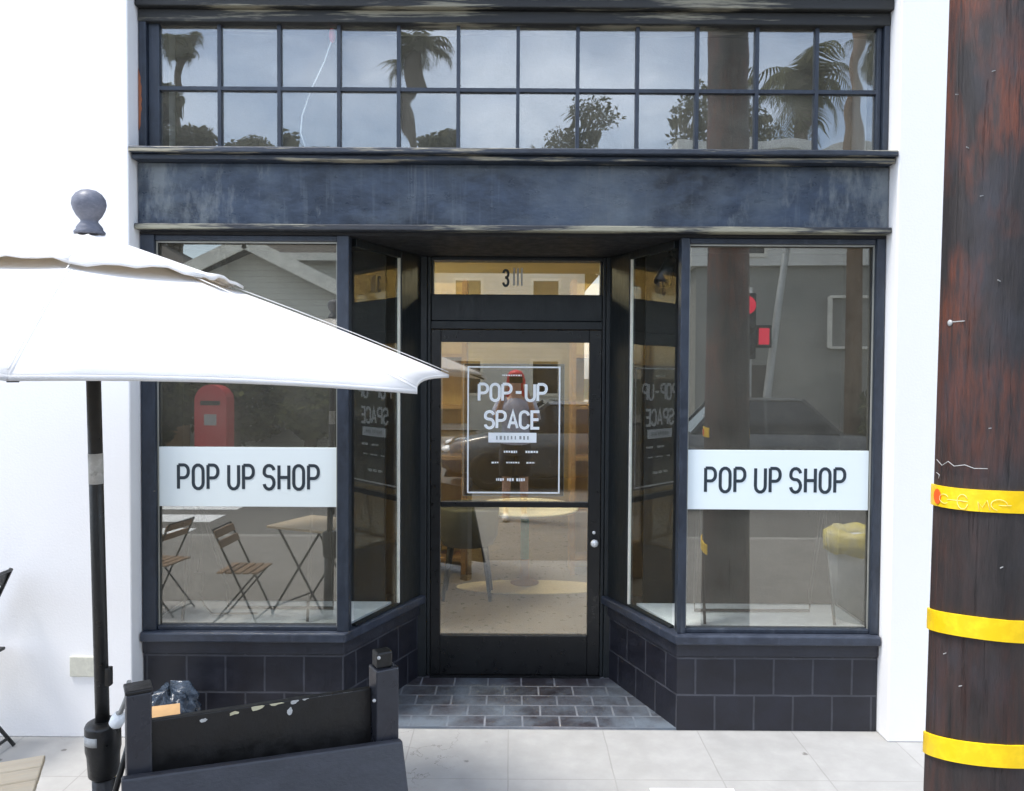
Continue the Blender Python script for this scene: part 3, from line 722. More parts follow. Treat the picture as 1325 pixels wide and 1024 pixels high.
MB().tube([onax(za), onax(zb_)], .0210, 20, smooth=True).build('pole_band', paint('band_grey', (.42, .42, .40), (.5, .5, .49), .5, 12, chips=(.2, .2, .19), chip_at=.62), U)
zc = P(133, 875, 2.35).z
MB().box(onax(zc).x+.012, onax(zc).x+.031, onax(zc).y-.012, onax(zc).y+.012, zc-.028, zc+.03).build('pole_clip', 'umbrella_black', U, bevel=.004)
z0, z1, z2 = P(135, 1003, 2.36).z, P(135, 932, 2.36).z, P(135, 975, 2.36).z
prof = [(.036, z0-.004), (.044, z0+.006), (.047, z2), (.051, z2+.02), (.051, z1-.012), (.047, z1-.004), (.03, z1+.004)]
MB().lathe([(r_, z-onax(z0).z) for r_, z in prof], onax(z0), 28, axis=ax).build('base_collar', 'umbrella_black', U)
zl = P(135, 952, 2.36).z; cc = onax(zl)
m = MB(); a0_ = [R(215+8*k) for k in range(9)]
lo = [cc+Vector((.0512*math.cos(a), .0512*math.sin(a), -.012)) for a in a0_]; hi = [cc+Vector((.0520*math.cos(a), .0520*math.sin(a), .016)) for a in a0_]
m.add(lo+hi, [(k, k+1, 10+k, 9+k) for k in range(8)], True); m.build('collar_label', 'band_grey', U, solid=.0012)
MB().tube([onax(.05), onax(z0-.003)], .034, 20).build('base_tube', 'umbrella_black', U)
MB().lathe([(.28, 0), (.285, .02), (.27, .045), (.06, .07), (.05, .10)], (base.x, base.y, 0), 32).build('base_plate', 'umbrella_black', U)
kb = P(152, 932, 2.33)
MB().tube([cc+Vector((.045, -.005, .02)), kb], .007, 8).build('knob_stem', 'umbrella_black', U)
MB().lathe([(.009, -.025), (.02, -.015), (.022, .005), (.016, .022), (.004, .028)], kb, 14, axis=(.5, 0, 1)).build('clamp_knob', 'vinyl_white', U)
a, b = P(156, 922, 2.30), P(167, 882, 2.26)
MB().tube([kb+Vector((0, 0, .02)), a, (a+b)/2+Vector((.006, 0, 0)), b], .007, 8).build('handle_cord', 'vinyl_dim', U)

# ------------------------------------------------------------------ black timber barrier
paint('barrier_paint', (.020, .021, .028), (.032, .034, .042), .33, 3, chips=(.30, .30, .28), chip_at=.83, chip_scale=20, bump=.12, bump_scale=25)
paint('barrier_panel', (.006, .006, .0055), (.011, .010, .010), .45, 4, chips=(.22, .22, .20), chip_at=.88, chip_scale=20)
paint('barrier_front_lit', (.029, .030, .037), (.042, .044, .053), .42, 2, (1, 1, 2), chips=(.26, .26, .26), chip_at=.80, chip_scale=16, bump=.1)  # paler than the posts: skylight painted into this board's colour
paint('bare_wood', (.62, .58, .40), (.52, .47, .30), .7, 8)
PL = P(180, 1000, 2.0); PR = P(494, 958, 2.34)
dl = Vector((PR.x-PL.x, PR.y-PL.y, 0)); LEN = dl.length; dl.normalize(); nf = Vector((dl.y, -dl.x, 0))  # nf towards camera
O_ = Vector((PL.x, PL.y, 0))
K = thing('timber_barrier', 'black painted timber barrier with chipped top rail in front of the storefront', 'barrier', (PL.x+dl.x*LEN/2, PL.y+dl.y*LEN/2, 0))
def kb_box(mb, s0, s1, n0, n1, z0, z1, dn=0):
    q0 = [O_+dl*s0+nf*n0, O_+dl*s1+nf*n0, O_+dl*s1+nf*n1, O_+dl*s0+nf*n1]
    mb.hexa([v+Vector((0, 0, z0))+nf*dn for v in q0], [v+Vector((0, 0, z1)) for v in q0]); return mb
zt_ = P(180, 893, 2.0).z
kb_box(MB(), -.031, .029, -.03, .03, 0, zt_).build('post', 'barrier_paint', K, bevel=.004)
zt2 = P(494, 862, 2.34).z
kb_box(MB(), LEN-.030, LEN+.042, -.035, .035, 0, zt2).build('post', 'barrier_paint', K, bevel=.004)
kb_box(MB(), LEN-.024, LEN+.026, -.024, .024, zt2+.0005, zt2+.050).build('post_cap', 'barrier_panel', K, bevel=.006)
kb_box(MB(), -.034, .032, -.034, .034, zt_+.0005, zt_+.012).build('post_cap', 'barrier_panel', K, bevel=.004)
zp = P(196, 927, 2.05).z; zp2 = P(474, 886, 2.36).z
pn = MB(); q0 = [O_+dl*.0295+nf*(-.03), O_+dl*(LEN-.0305)+nf*(-.03), O_+dl*(LEN-.0305)+nf*(-.008), O_+dl*.0295+nf*(-.008)]
pn.hexa([v+Vector((0, 0, .12)) for v in q0], [v+Vector((0, 0, z)) for v, z in zip(q0, (zp, zp2, zp2, zp))])
BP = pn.build('back_board', 'barrier_panel', K, bevel=.003)
for px, py, w_, h_ in ((333, 912, 17, 9), (357, 905, 18, 9), (302, 920, 9, 4), (264, 929, 7, 4), (375, 917, 5, 7), (395, 900, 8, 4), (380, 905, 9, 4), (450, 889, 10, 2), (420, 893, 14, 2)):
    # chips lie on the board's face
    d0 = P(px, py+3, 2.0)-EYE; pl0 = O_+nf*(-.008); t_ = (pl0-EYE).dot(nf)/d0.dot(nf); c = EYE+d0*t_
    n_ = 11; ring = []
    for i in range(n_):
        an = 2*math.pi*i/n_; rj = random.uniform(.55, 1.15)
        ring.append(c+dl*(w_*.0015*math.cos(an)*rj)+Vector((0, 0, h_*.0017*math.sin(an)*rj)) + dl*0)
    for v in ring: v.z = min(v.z, zp+(zp2-zp)*((v-O_).dot(dl)/LEN)-.002)
    MB().hexa([v+nf*.0002 for v in ring], [v+nf*.0012 for v in ring]).build('paint_chip', 'bare_wood' if w_ > 8 and px < 370 else 'band_grey', BP)
fz0, fz1 = P(172, 1000, 1.96).z, P(516, 961, 2.30).z
fb = MB()
e0, e1 = O_+dl*(-.045), O_+dl*(LEN+.045)
q0 = [e0+nf*.035, e1+nf*.035, e1+nf*.06, e0+nf*.06]
fb.hexa([v+nf*.20+Vector((0, 0, .10)) for v in q0], [v+Vector((0, 0, z)) for v, z in zip(q0, (fz0, fz1, fz1, fz0))])  # slope shaped so the board catches more sky
fb.build('front_board', 'barrier_front_lit', K, bevel=.006)
a, b = P(170, 950, 2.05), P(145, 1040, 2.12)
MB().tube([a, b, (b.x-.05, b.y+.03, .2)], .008, 8).build('side_brace', 'black_metal', K)
for px, py in ((485, 905), (491, 850)):
    c = P(px, py, 2.30); MB().sphere((c.x, c.y-.01, c.z), .0055, 10, 6).build('bolt_head', 'band_grey', K)

# ------------------------------------------------------------------ bag and cardboard box behind the barrier
bx = P(205, 940, 3.25)
r = thing('cardboard_box', 'tan cardboard box on the pavement behind the black barrier', 'box', (bx.x, 3.30, 0), R(24))
tz = P(205, 927, 3.25).z
MB().box(-.065, .065, -.06, .06, 0.001, tz-.02).build('carton', paint('cardboard', (.50, .31, .15), (.44, .27, .12), .8, 6), r, local=True, bevel=.003)
MB().hexa([(-.065, -.06, tz-.019), (.065, -.06, tz-.019), (.065, .06, tz-.019), (-.065, .06, tz-.019)], [(-.065, -.06, tz-.01), (.065, -.06, tz-.01), (.065, .06, tz+.0), (-.065, .06, tz+.005)]).build('flap', 'cardboard', r, local=True)
bg = P(218, 903, 3.57)
mb = MB(); NL, MR = 84, 48; vs = []
ztop = P(222, 882, 3.55).z
for j in range(MR+1):
    v_ = j/MR
    for i in range(NL):
        an = 2*math.pi*i/NL
        rr = .125*max(.02, math.sin(math.pi*(.12+v_*.80)))**.35*(1 if v_ < 1 else .05)*(1+.09*math.sin(an*5+v_*9)+.07*math.sin(an*9-v_*14)+.06*math.sin(an*14+v_*23)+.05*math.sin(an*3-v_*5)+.03*math.sin(an*23+v_*31)+.025*math.sin(an*31-v_*47+1))
        vs.append((bg.x+rr*1.0*math.cos(an), 3.58+rr*.9*math.sin(an), .002+ztop*.84*v_*(1+.05*math.sin(an*3+1)*v_+.05*math.sin(an*7)*v_+.06*math.cos(an)*v_)))
fs = [(j*NL+i, j*NL+(i+1) % NL, (j+1)*NL+(i+1) % NL, (j+1)*NL+i) for j in range(MR) for i in range(NL)]+[tuple(range(NL-1, -1, -1)), tuple(MR*NL+i for i in range(NL))]
mb.add(vs, fs, True)
mb.build('plastic_bag', paint('bag_blue', (.010, .016, .026), (.055, .075, .105), .22, 16, (1, 1, 1.6), bump=.8, bump_scale=18, rvar=.05), label='crumpled blue black plastic bag on the pavement by the tiled base', cat='bag')

# ------------------------------------------------------------------ bistro furniture
paint('slat_wood', (.26, .165, .09), (.20, .12, .06), .5, 4, (1, 8, 8))
def bistro_chair(name, label, loc, rotz, wood='slat_wood', k=1.0):
    """faces local +X"""
    r = thing(name, label, 'chair', loc, rotz, 'folding bistro chairs on the pavement')
    r.scale = (k, k, k)
    for s in (-1, 1):
        y = s*.19
        MB().bar((.20, y, .005), (-.20, y*.98, .84), .016, .009, up=(0, 1, 0)).build('leg', 'black_metal', r, local=True)
        MB().bar((-.22, y*.86, .005), (.16, y*.86, .45), .015, .008, up=(0, 1, 0)).build('leg', 'black_metal', r, local=True)
    m = MB()
    for k in range(5): m.box(-.17+k*.075, -.11+k*.075, -.185, .185, .455, .470)
    m.build('seat', wood, r, local=True, bevel=.004)
    m = MB()
    for k in range(2): 
        z = .68+k*.085; x = .20-.40*(z-.005)/.835
        m.hexa([(x-.004, -.20, z), (x+.012, -.20, z), (x+.012, .20, z), (x-.004, .20, z)], [(x-.028, -.20, z+.06), (x-.012, -.20, z+.06), (x-.012, .20, z+.06), (x-.028, .20, z+.06)])
    m.build('backrest', wood, r, local=True, bevel=.003)
    for q0, q1 in (((.17, -.19, .07), (.17, .19, .07)), ((-.19, -.163, .04), (-.19, .163, .04)), ((-.2, -.19, .835), (-.2, .19, .835))): MB().tube([q0, q1], .0075, 6).build('crossbar', 'black_metal', r, local=True)
    return r
bistro_chair('bistro_chair', 'black metal folding bistro chair standing against the white wall', (-2.56, 3.44, 0), R(180), 'black_metal')
bistro_chair('bistro_chair', 'wood slatted folding chair drawn up to the bistro table, facing the shop door', (-1.93, 2.12, 0), R(2), k=.82)
bistro_chair('bistro_chair', 'wood slatted folding chair at the street side of the bistro table', (-1.12, 1.30, 0), R(150), k=.82)
bistro_chair('bistro_chair', 'wood slatted folding chair standing empty, away from the bistro table', (-2.62, 1.9, 0), R(-170), k=.82)
r = thing('bistro_table', 'square wood slatted bistro table on crossed black metal legs', 'table', (-1.47, 1.86, 0), R(24), None)
r.scale = (.92, .92, .96)
m = MB()
for k in range(7): m.box(-.28, .28, -.28+k*.081, -.206+k*.081, .675, .695)
m.build('tabletop', paint('table_slat_glare', (.72, .62, .46), (.62, .50, .34), .4, 4, (1, 8, 8)), r, local=True, bevel=.004)  # pale tone puts sky glare into the wood colour
for s in (-1, 1):
    MB().bar((-.26, s*.24, .005), (.22, s*.24, .674), .016, .010, up=(0, 1, 0)).build('leg', 'black_metal', r, local=True)
    MB().bar((.26, s*.21, .005), (-.22, s*.21, .674), .016, .010, up=(0, 1, 0)).build('leg', 'black_metal', r, local=True)
for q0, q1 in (((.22, -.24, .67), (.22, .24, .67)), ((-.22, -.24, .67), (-.22, .24, .67)), ((-.24, -.24, .06), (-.24, .24, .06))): MB().tube([q0, q1], .007, 6).build('crossbar', 'black_metal', r, local=True)

# ------------------------------------------------------------------ utility pole
def wood_pole_mat():
    m, nt, out = new_mat('creosote_wood'); L = nt.links.new
    tc = N(nt, 'ShaderNodeTexCoord'); v = tc.outputs['Object']
    b = N(nt, 'ShaderNodeBsdfPrincipled'); L(b.outputs[0], out.inputs[0])
    g1 = noise(nt, v, 3, 7, .72, 6, 6, .9); g2 = noise(nt, v, 8, 6, .72, 7, 7, .9, off=3); big = noise(nt, v, 2.0, 4, .6, 1.6, 1.6, .8, off=7); big2 = noise(nt, v, 2.4, 4, .65, 1.3, 1.3, .7, off=1.9)
    col = mixc(nt, ramp(nt, g1, .35, .65), (.012, .010, .010), (.034, .026, .025))
    col = mixc(nt, ramp(nt, big2, .50, .70), col, (.036, .036, .045))
    mu = N(nt, 'ShaderNodeMath', operation='MULTIPLY'); L(ramp(nt, big, .42, .56), mu.inputs[0]); L(ramp(nt, g2, .34, .62), mu.inputs[1])
    sep = N(nt, 'ShaderNodeSeparateXYZ'); L(v, sep.inputs[0])
    hi = N(nt, 'ShaderNodeMapRange'); hi.inputs['From Min'].default_value = 1.45; hi.inputs['From Max'].default_value = 2.1; hi.inputs['To Min'].default_value = .22; L(sep.outputs[2], hi.inputs['Value'])
    mu2 = N(nt, 'ShaderNodeMath', operation='MULTIPLY'); L(mu.outputs[0], mu2.inputs[0]); L(hi.outputs[0], mu2.inputs[1])
    col = mixc(nt, mu2.outputs[0], col, (.16, .040, .016))
    cr = noise(nt, v, 9, 4, .65, 7, 7, .22, off=5)
    col = mixc(nt, ramp(nt, cr, .66, .73), col, (.004, .0035, .0035))
    L(col, b.inputs['Base Color']); b.inputs['Roughness'].default_value = .62
    ad = N(nt, 'ShaderNodeMath', operation='ADD'); L(g2, ad.inputs[0]); 
    iv = N(nt, 'ShaderNodeMath', operation='MULTIPLY'); L(ramp(nt, cr, .60, .70), iv.inputs[0]); iv.inputs[1].default_value = -1.2
    L(iv.outputs[0], ad.inputs[1])
    bp = N(nt, 'ShaderNodeBump'); bp.inputs['Strength'].default_value = .6; bp.inputs['Distance'].default_value = .012; L(ad.outputs[0], bp.inputs['Height']); L(bp.outputs[0], b.inputs['Normal'])
    MATS['creosote_wood'] = m
wood_pole_mat()
PX, PY = 1.475, 2.38
def prad(z): return .1640-.0100*z
UP = thing('utility_pole', 'dark brown wooden utility pole with three yellow bands, close on the pavement', 'utility pole', (PX, PY, 0))
m = MB(); n = 64; vs = []; zz = [0+.25*i for i in range(37)]
lump = [max(-.0015, min(.0015, random.gauss(0, .001))) for _ in range(n)]
for z in zz:
    for k in range(n):
        a = 2*math.pi*k/n; rr = prad(z)+lump[k]+.002*math.sin(3*a+z*.6)+.001*math.sin(5*a-z)
        vs.append((PX+rr*math.cos(a), PY+rr*math.sin(a), z))
m.add(vs, [(i*n+k, i*n+(k+1) % n, (i+1)*n+(k+1) % n, (i+1)*n+k) for i in range(len(zz)-1) for k in range(n)], True)
m.build('shaft', 'creosote_wood', UP)
paint('band_yellow', (.82, .52, .004), (.86, .57, .006), .4, 5, bump=.08, chips=(.45, .30, .03), chip_at=.78, chip_scale=8)
BANDS = []
for zb0, zb1, tl in ((1.376, 1.440, .06), (1.002, 1.066, .15), (.634, .700, .30)):
    m = MB(); n = 48
    def bp_(k, off, z):
        a = R(153+212*k/(n-1)); q_ = prad(z)+off; x_ = q_*math.cos(a)
        return (PX+x_, PY+q_*math.sin(a), z-tl*q_*(1+math.sin(a))-.03*x_+.0012*math.sin(a*3+zb0*9))
    for (oa, za_), (ob, zb2_), sm_ in (((.0075, zb0), (.0075, zb1), True), ((.001, zb0), (.0075, zb0), False), ((.0075, zb1), (.001, zb1), False)):
        m.add([bp_(k, oa, za_) for k in range(n)]+[bp_(k, ob, zb2_) for k in range(n)], [(k, k+1, n+k+1, n+k) for k in range(n-1)], sm_)
    for k in (0, n-1): m.add([bp_(k, .001, zb0), bp_(k, .0075, zb0), bp_(k, .0075, zb1), bp_(k, .001, zb1)], [(0, 1, 2, 3)])
    BANDS.append(m.build('yellow_band', 'band_yellow', UP))
def on_pole(an, z, off=.0095): return Vector((PX+(prad(z)+off)*math.cos(an), PY+(prad(z)+off)*math.sin(an), z))
def ang(px):   # angle on the near side of the pole where the sight line through px meets it
    best = None
    for i in range(0, 1800):
        a = R(150+i*.1); q = on_pole(a, 1.4)
        if q.x*math.cos(a)+q.y*math.sin(a) > 0 and False: continue
        e = abs((q.x/q.y)*1000+662-px)
        if (Vector((q.x, q.y))).dot(Vector((math.cos(a), math.sin(a)))) < 0 and (best is None or e < best[0]): best = (e, a)
    return best[1]
g = MB()
def scrib(mb, pts, rad=.0008):
    mb.tube([on_pole(ang(x), z) for x, z in pts], rad, 5)
zc = 1.40
scrib(g, [(1224+6*math.cos(t*.5), zc+.014*math.sin(t*.5)) for t in range(1, 12)])
scrib(g, [(1248+7*math.cos(t*.5), zc+.022*math.sin(t*.5)) for t in range(1, 13)])
scrib(g, [(1270, zc-.02), (1268, zc+.005), (1274, zc-.01), (1280, zc+.012), (1284, zc-.018)])
scrib(g, [(1296+11*math.cos(t*.5), zc+.016*math.sin(t*.5)) for t in range(0, 10)])
scrib(g, [(1228, zc), (1250, zc+.002), (1300, zc-.001), (1312, zc)])
g.build('graffiti', paint('graffiti_pale', (.80, .70, .30), None, .6), BANDS[0])
g = MB()
vs = []
for i in range(12):
    a_ = 2*math.pi*i/12; vs.append((1215+4.5*math.cos(a_), zc+.002+.024*math.sin(a_)))
ring = [on_pole(ang(x), z, .0085) for x, z in vs]; ring2 = [on_pole(ang(x), z, .0098) for x, z in vs]
g.hexa(ring, ring2); g.build('red_smudge', paint('smudge_red', (.75, .10, .01), None, .6), BANDS[0])
g = MB()
scrib(g, [(1213, 1.515), (1220, 1.50), (1228, 1.515), (1236, 1.503), (1250, 1.51), (1262, 1.502), (1280, 1.504)], .0013)
scrib(g, [(1213, 1.475), (1217, 1.47), (1216, 1.458)], .0012)
g.build('chalk_scrawl', 'vinyl_dim', UP)
g = MB(); a_ = ang(1221); q = on_pole(a_, 1.93, 0)
g.lathe([(.009, 0), (.010, .004), (.004, .006)], on_pole(a_, 1.935, -.003), 12, axis=(math.cos(a_), math.sin(a_), 0))
g.bar(on_pole(ang(1222), 1.938, -.002), on_pole(ang(1243), 1.938, .004), .003, .003)
g.build('nail', 'vinyl_dim', UP)
for px, z_ in ((1282, 1.62), (1240, 2.45), (1262, 2.3), (1290, 2.05), (1228, .93), (1250, .85), (1302, 1.22), (1222, 2.62), (1275, 2.66)):
    a_ = ang(px); q = on_pole(a_, z_, .001)
    MB().bar(q+Vector((-.007, -.004, random.uniform(-.004, .004))), q+Vector((.007, .0, random.uniform(-.004, .004))), .0022, .0022).build('staple', 'vinyl_dim', UP)

# ------------------------------------------------------------------ the photographer
paint('skin', (.50, .30, .22), (.46, .27, .20), .5, 6); paint('shirt_blue', (.36, .38, .48), (.46, .48, .58), .8, 7); paint('shorts_dark', (.018, .019, .024), None, .8, 6); paint('red_hair', (.72, .045, .07), (.60, .035, .05), .45, 9, (4, 4, .6)); paint('shoe_white', (.62, .60, .57), None, .6)
PP = Vector((.045, -.40, 0))
r = thing('person', 'person with long red hair, grey blue shirt and dark shorts, holding up a phone', 'person', PP)
def skin(name, chains, mat, parent, root, sub=2):
    vs = []; es = []; rad = []; idx = {}
    for ch in chains:
        prev = None
        for (x, y, z, rr) in ch:
            key = (round(x, 4), round(y, 4), round(z, 4))
            if key not in idx: idx[key] = len(vs); vs.append((x, y, z)); rad.append(rr)
            i = idx[key]
            if prev is not None and prev != i: es.append((prev, i))
            prev = i
    me = bpy.data.meshes.new(name); me.from_pydata(vs, es, []); me.update()
    o = bpy.data.objects.new(name, me); COL.objects.link(o); o.parent = parent; WM[o.name] = WM[parent.name]
    me.materials.append(MATS[mat])
    o.modifiers.new('skin', 'SKIN'); 
    if not me.skin_vertices: me.attributes.new('skin', 'SKIN', 'POINT') if False else None
    lay = me.skin_vertices
    if len(lay) == 0:
        bpy.context.view_layer.objects.active = o; bpy.ops.mesh.customdata_skin_add(); lay = me.skin_vertices
    for i, rr in enumerate(rad):
        lay[0].data[i].radius = rr if isinstance(rr, tuple) else (rr, rr); lay[0].data[i].use_root = (i == root)
    for p in me.polygons: p.use_smooth = True
    o.modifiers['skin'].use_smooth_shade = True
    s = o.modifiers.new('sub', 'SUBSURF'); s.levels = sub; s.render_levels = sub
    return o
spine = [(0, 0, .96, (.15, .11)), (0, 0, 1.12, (.125, .095)), (0, .005, 1.30, (.15, .11)), (0, 0, 1.44, (.13, .085)), (0, .0, 1.52, (.058, .058)), (0, .02, 1.60, (.062, .075)), (0, .035, 1.69, (.078, .095)), (0, .02, 1.77, (.055, .065))]
chains = [spine]
for s in (-1, 1):
    chains.append([(0, 0, 1.44, .13), (s*.17, 0, 1.43, .058), (s*.25, .05, 1.20, .042), (s*.17, .20, 1.44, .034), (s*.115, .275, 1.60, .026), (s*.098, .295, 1.655, (.03, .02))])
    chains.append([(0, 0, .96, .15), (s*.095, 0, .88, .088), (s*.105, .015, .50, .058), (s*.11, -.02, .33, .055), (s*.11, -.01, .09, .036), (s*.115, .07, .045, .034), (s*.12, .15, .03, .026)])
    for k in range(4):
        x0 = s*(.104-.001*k); zb = 1.675+.017*k
        L_ = (.055, .062, .06, .048)[k]
        chains.append([(s*.100, .297, 1.655+.014*k, .0095), (x0+s*.002, .318+.001*k, zb+.006, .0088), (x0-s*L_*.4, .338, zb+.010, .008), (x0-s*L_*.85, .336, zb+.008, .007)])
    chains.append([(s*.088, .285, 1.650, .011), (s*.070, .295, 1.672, .010), (s*.052, .303, 1.690, .0085)])
skin('body', chains, 'skin', r, 0)
m = MB()
def loft(mb, rings, n=20):
    vs = [Vector((cx+rx*math.cos(2*math.pi*k/n), cy+ry*math.sin(2*math.pi*k/n), z)) for (cx, cy, z, rx, ry) in rings for k in range(n)]
    mb.add(vs, [(i*n+k, i*n+(k+1) % n, (i+1)*n+(k+1) % n, (i+1)*n+k) for i in range(len(rings)-1) for k in range(n)], True); return mb
loft(m, [(0, 0, .86, .185, .15), (0, 0, 1.0, .175, .145), (0, 0, 1.15, .165, .135), (0, .005, 1.3, .185, .145), (0, .005, 1.40, .185, .13), (0, 0, 1.47, .12, .09), (0, 0, 1.50, .075, .072)])
for s in (-1, 1): m.tube([(s*.10, 0, 1.43), (s*.18, 0, 1.42), (s*.215, .022, 1.33), (s*.245, .045, 1.22)], [.075, .078, .07, .066], 14)
m.build('shirt', 'shirt_blue', r, local=True)
m = MB(); loft(m, [(0, 0, .99, .172, .142), (0, 0, .90, .185, .15), (0, 0, .80, .19, .15)])
for s in (-1, 1): m.tube([(s*.095, 0, .86), (s*.10, .005, .70), (s*.105, .012, .54)], [.105, .10, .092], 16)
m.build('shorts', 'shorts_dark', r, local=True)
m = MB(); NL = 22; vs = []
for j, (z, rx, ry, cy) in enumerate([(1.36, .10, .05, -.06), (1.42, .125, .065, -.05), (1.50, .13, .085, -.04), (1.60, .118, .10, -.015), (1.70, .112, .115, .005), (1.77, .10, .11, .012), (1.81, .07, .075, .012), (1.83, .02, .02, .012)]):
    for k in range(NL):
        a_ = 2*math.pi*k/NL; x, y = rx*math.cos(a_), ry*math.sin(a_)
        if y > 0 and z < 1.745: y = min(y, .012)
        w_ = 1+.05*math.sin(k*3+j*2); vs.append((x*w_, cy+y*w_+.005, z))
m.add(vs, [(i*NL+k, i*NL+(k+1) % NL, (i+1)*NL+(k+1) % NL, (i+1)*NL+k) for i in range(7) for k in range(NL)]+[tuple(range(NL-1, -1, -1)), tuple(7*NL+k for k in range(NL))], True)
m.build('hair', 'red_hair', r, local=True)
m = MB()
for s in (-1, 1):
    m.sphere((s*.032, .118, 1.70), .011, 8, 6)
m.build('eye', 'shoe_white', r, local=True)
m = MB(); m.hexa([(-.012, .118, 1.645), (.012, .118, 1.645), (.010, .11, 1.65), (-.010, .11, 1.65)], [(-.004, .128, 1.70), (.004, .128, 1.70), (.006, .11, 1.70), (-.006, .11, 1.70)]); m.build('nose', 'skin', r, local=True)
for s in (-1, 1):
    m = MB(); m.sphere((s*.117, .06, .045), 1, 14, 8, .048, .125, .045); m.build('shoe', 'shoe_white', r, local=True)
p = MB().box(PP.x-.078, PP.x+.078, PP.y+.320, PP.y+.328, 1.672, 1.748).build('phone', 'black_metal', None, bevel=.006, label='black phone held up sideways in both hands of the red haired person', cat='phone')

# ------------------------------------------------------------------ things on the kerb and across the street
paint('bin_red', (.52, .055, .06), (.46, .05, .055), .4, 4)
bx_, by_ = -6.75, -9.85
r = thing('collection_bin', 'red round topped steel collection bin on the far pavement before the hedge', 'bin', (bx_, by_, 0))
m = MB(); w_ = .36; pts = [(-w_, .08), (w_, .08), (w_, 1.30)]+[(w_*math.cos(R(a_)), 1.30+w_*math.sin(R(a_))) for a_ in range(15, 180, 15)]+[(-w_, 1.30)]
m.hexa([(bx_+x, by_-.25, z) for x, z in pts], [(bx_+x, by_+.25, z) for x, z in pts]); m.build('body', 'bin_red', r, bevel=.01)
MB().box(bx_-.22, bx_+.22, by_+.2505, by_+.262, 1.20, 1.30).build('slot', 'black_metal', r)
MB().box(bx_-.14, bx_+.14, by_+.2505, by_+.255, .75, 1.0).build('notice', 'vinyl_dim', r)
MB().box(bx_-.33, bx_+.33, by_-.22, by_+.22, .001, .079).build('foot', 'black_metal', r)
r = thing('waste_bin', 'white plastic bin with a yellow liner folded over its rim', 'bin', (2.62, 1.95, 0))
MB().lathe([(.20, .001), (.26, .60), (.25, .61)], (2.62, 1.95, 0), 24).build('body', 'white_plain', r)
m = MB(); vs = []
for j, (rr, z) in enumerate([(.275, .50), (.275, .56), (.272, .62), (.23, .66), (.10, .60)]):
    for k in range(28):
        a_ = 2*math.pi*k/28; q = rr*(1+.02*math.sin(k*2.7+j)); vs.append((2.62+q*math.cos(a_), 1.95+q*math.sin(a_), z+.010*math.sin(k*1.9+j*1.4)*(1 if j < 4 else 0)))
m.add(vs, [(i*28+k, i*28+(k+1) % 28, (i+1)*28+(k+1) % 28, (i+1)*28+k) for i in range(4) for k in range(28)], True)
m.build('liner', paint('liner_yellow', (.70, .68, .55), (.72, .62, .18), .45, 5, bump=.9, bump_scale=22), r, solid=.004)

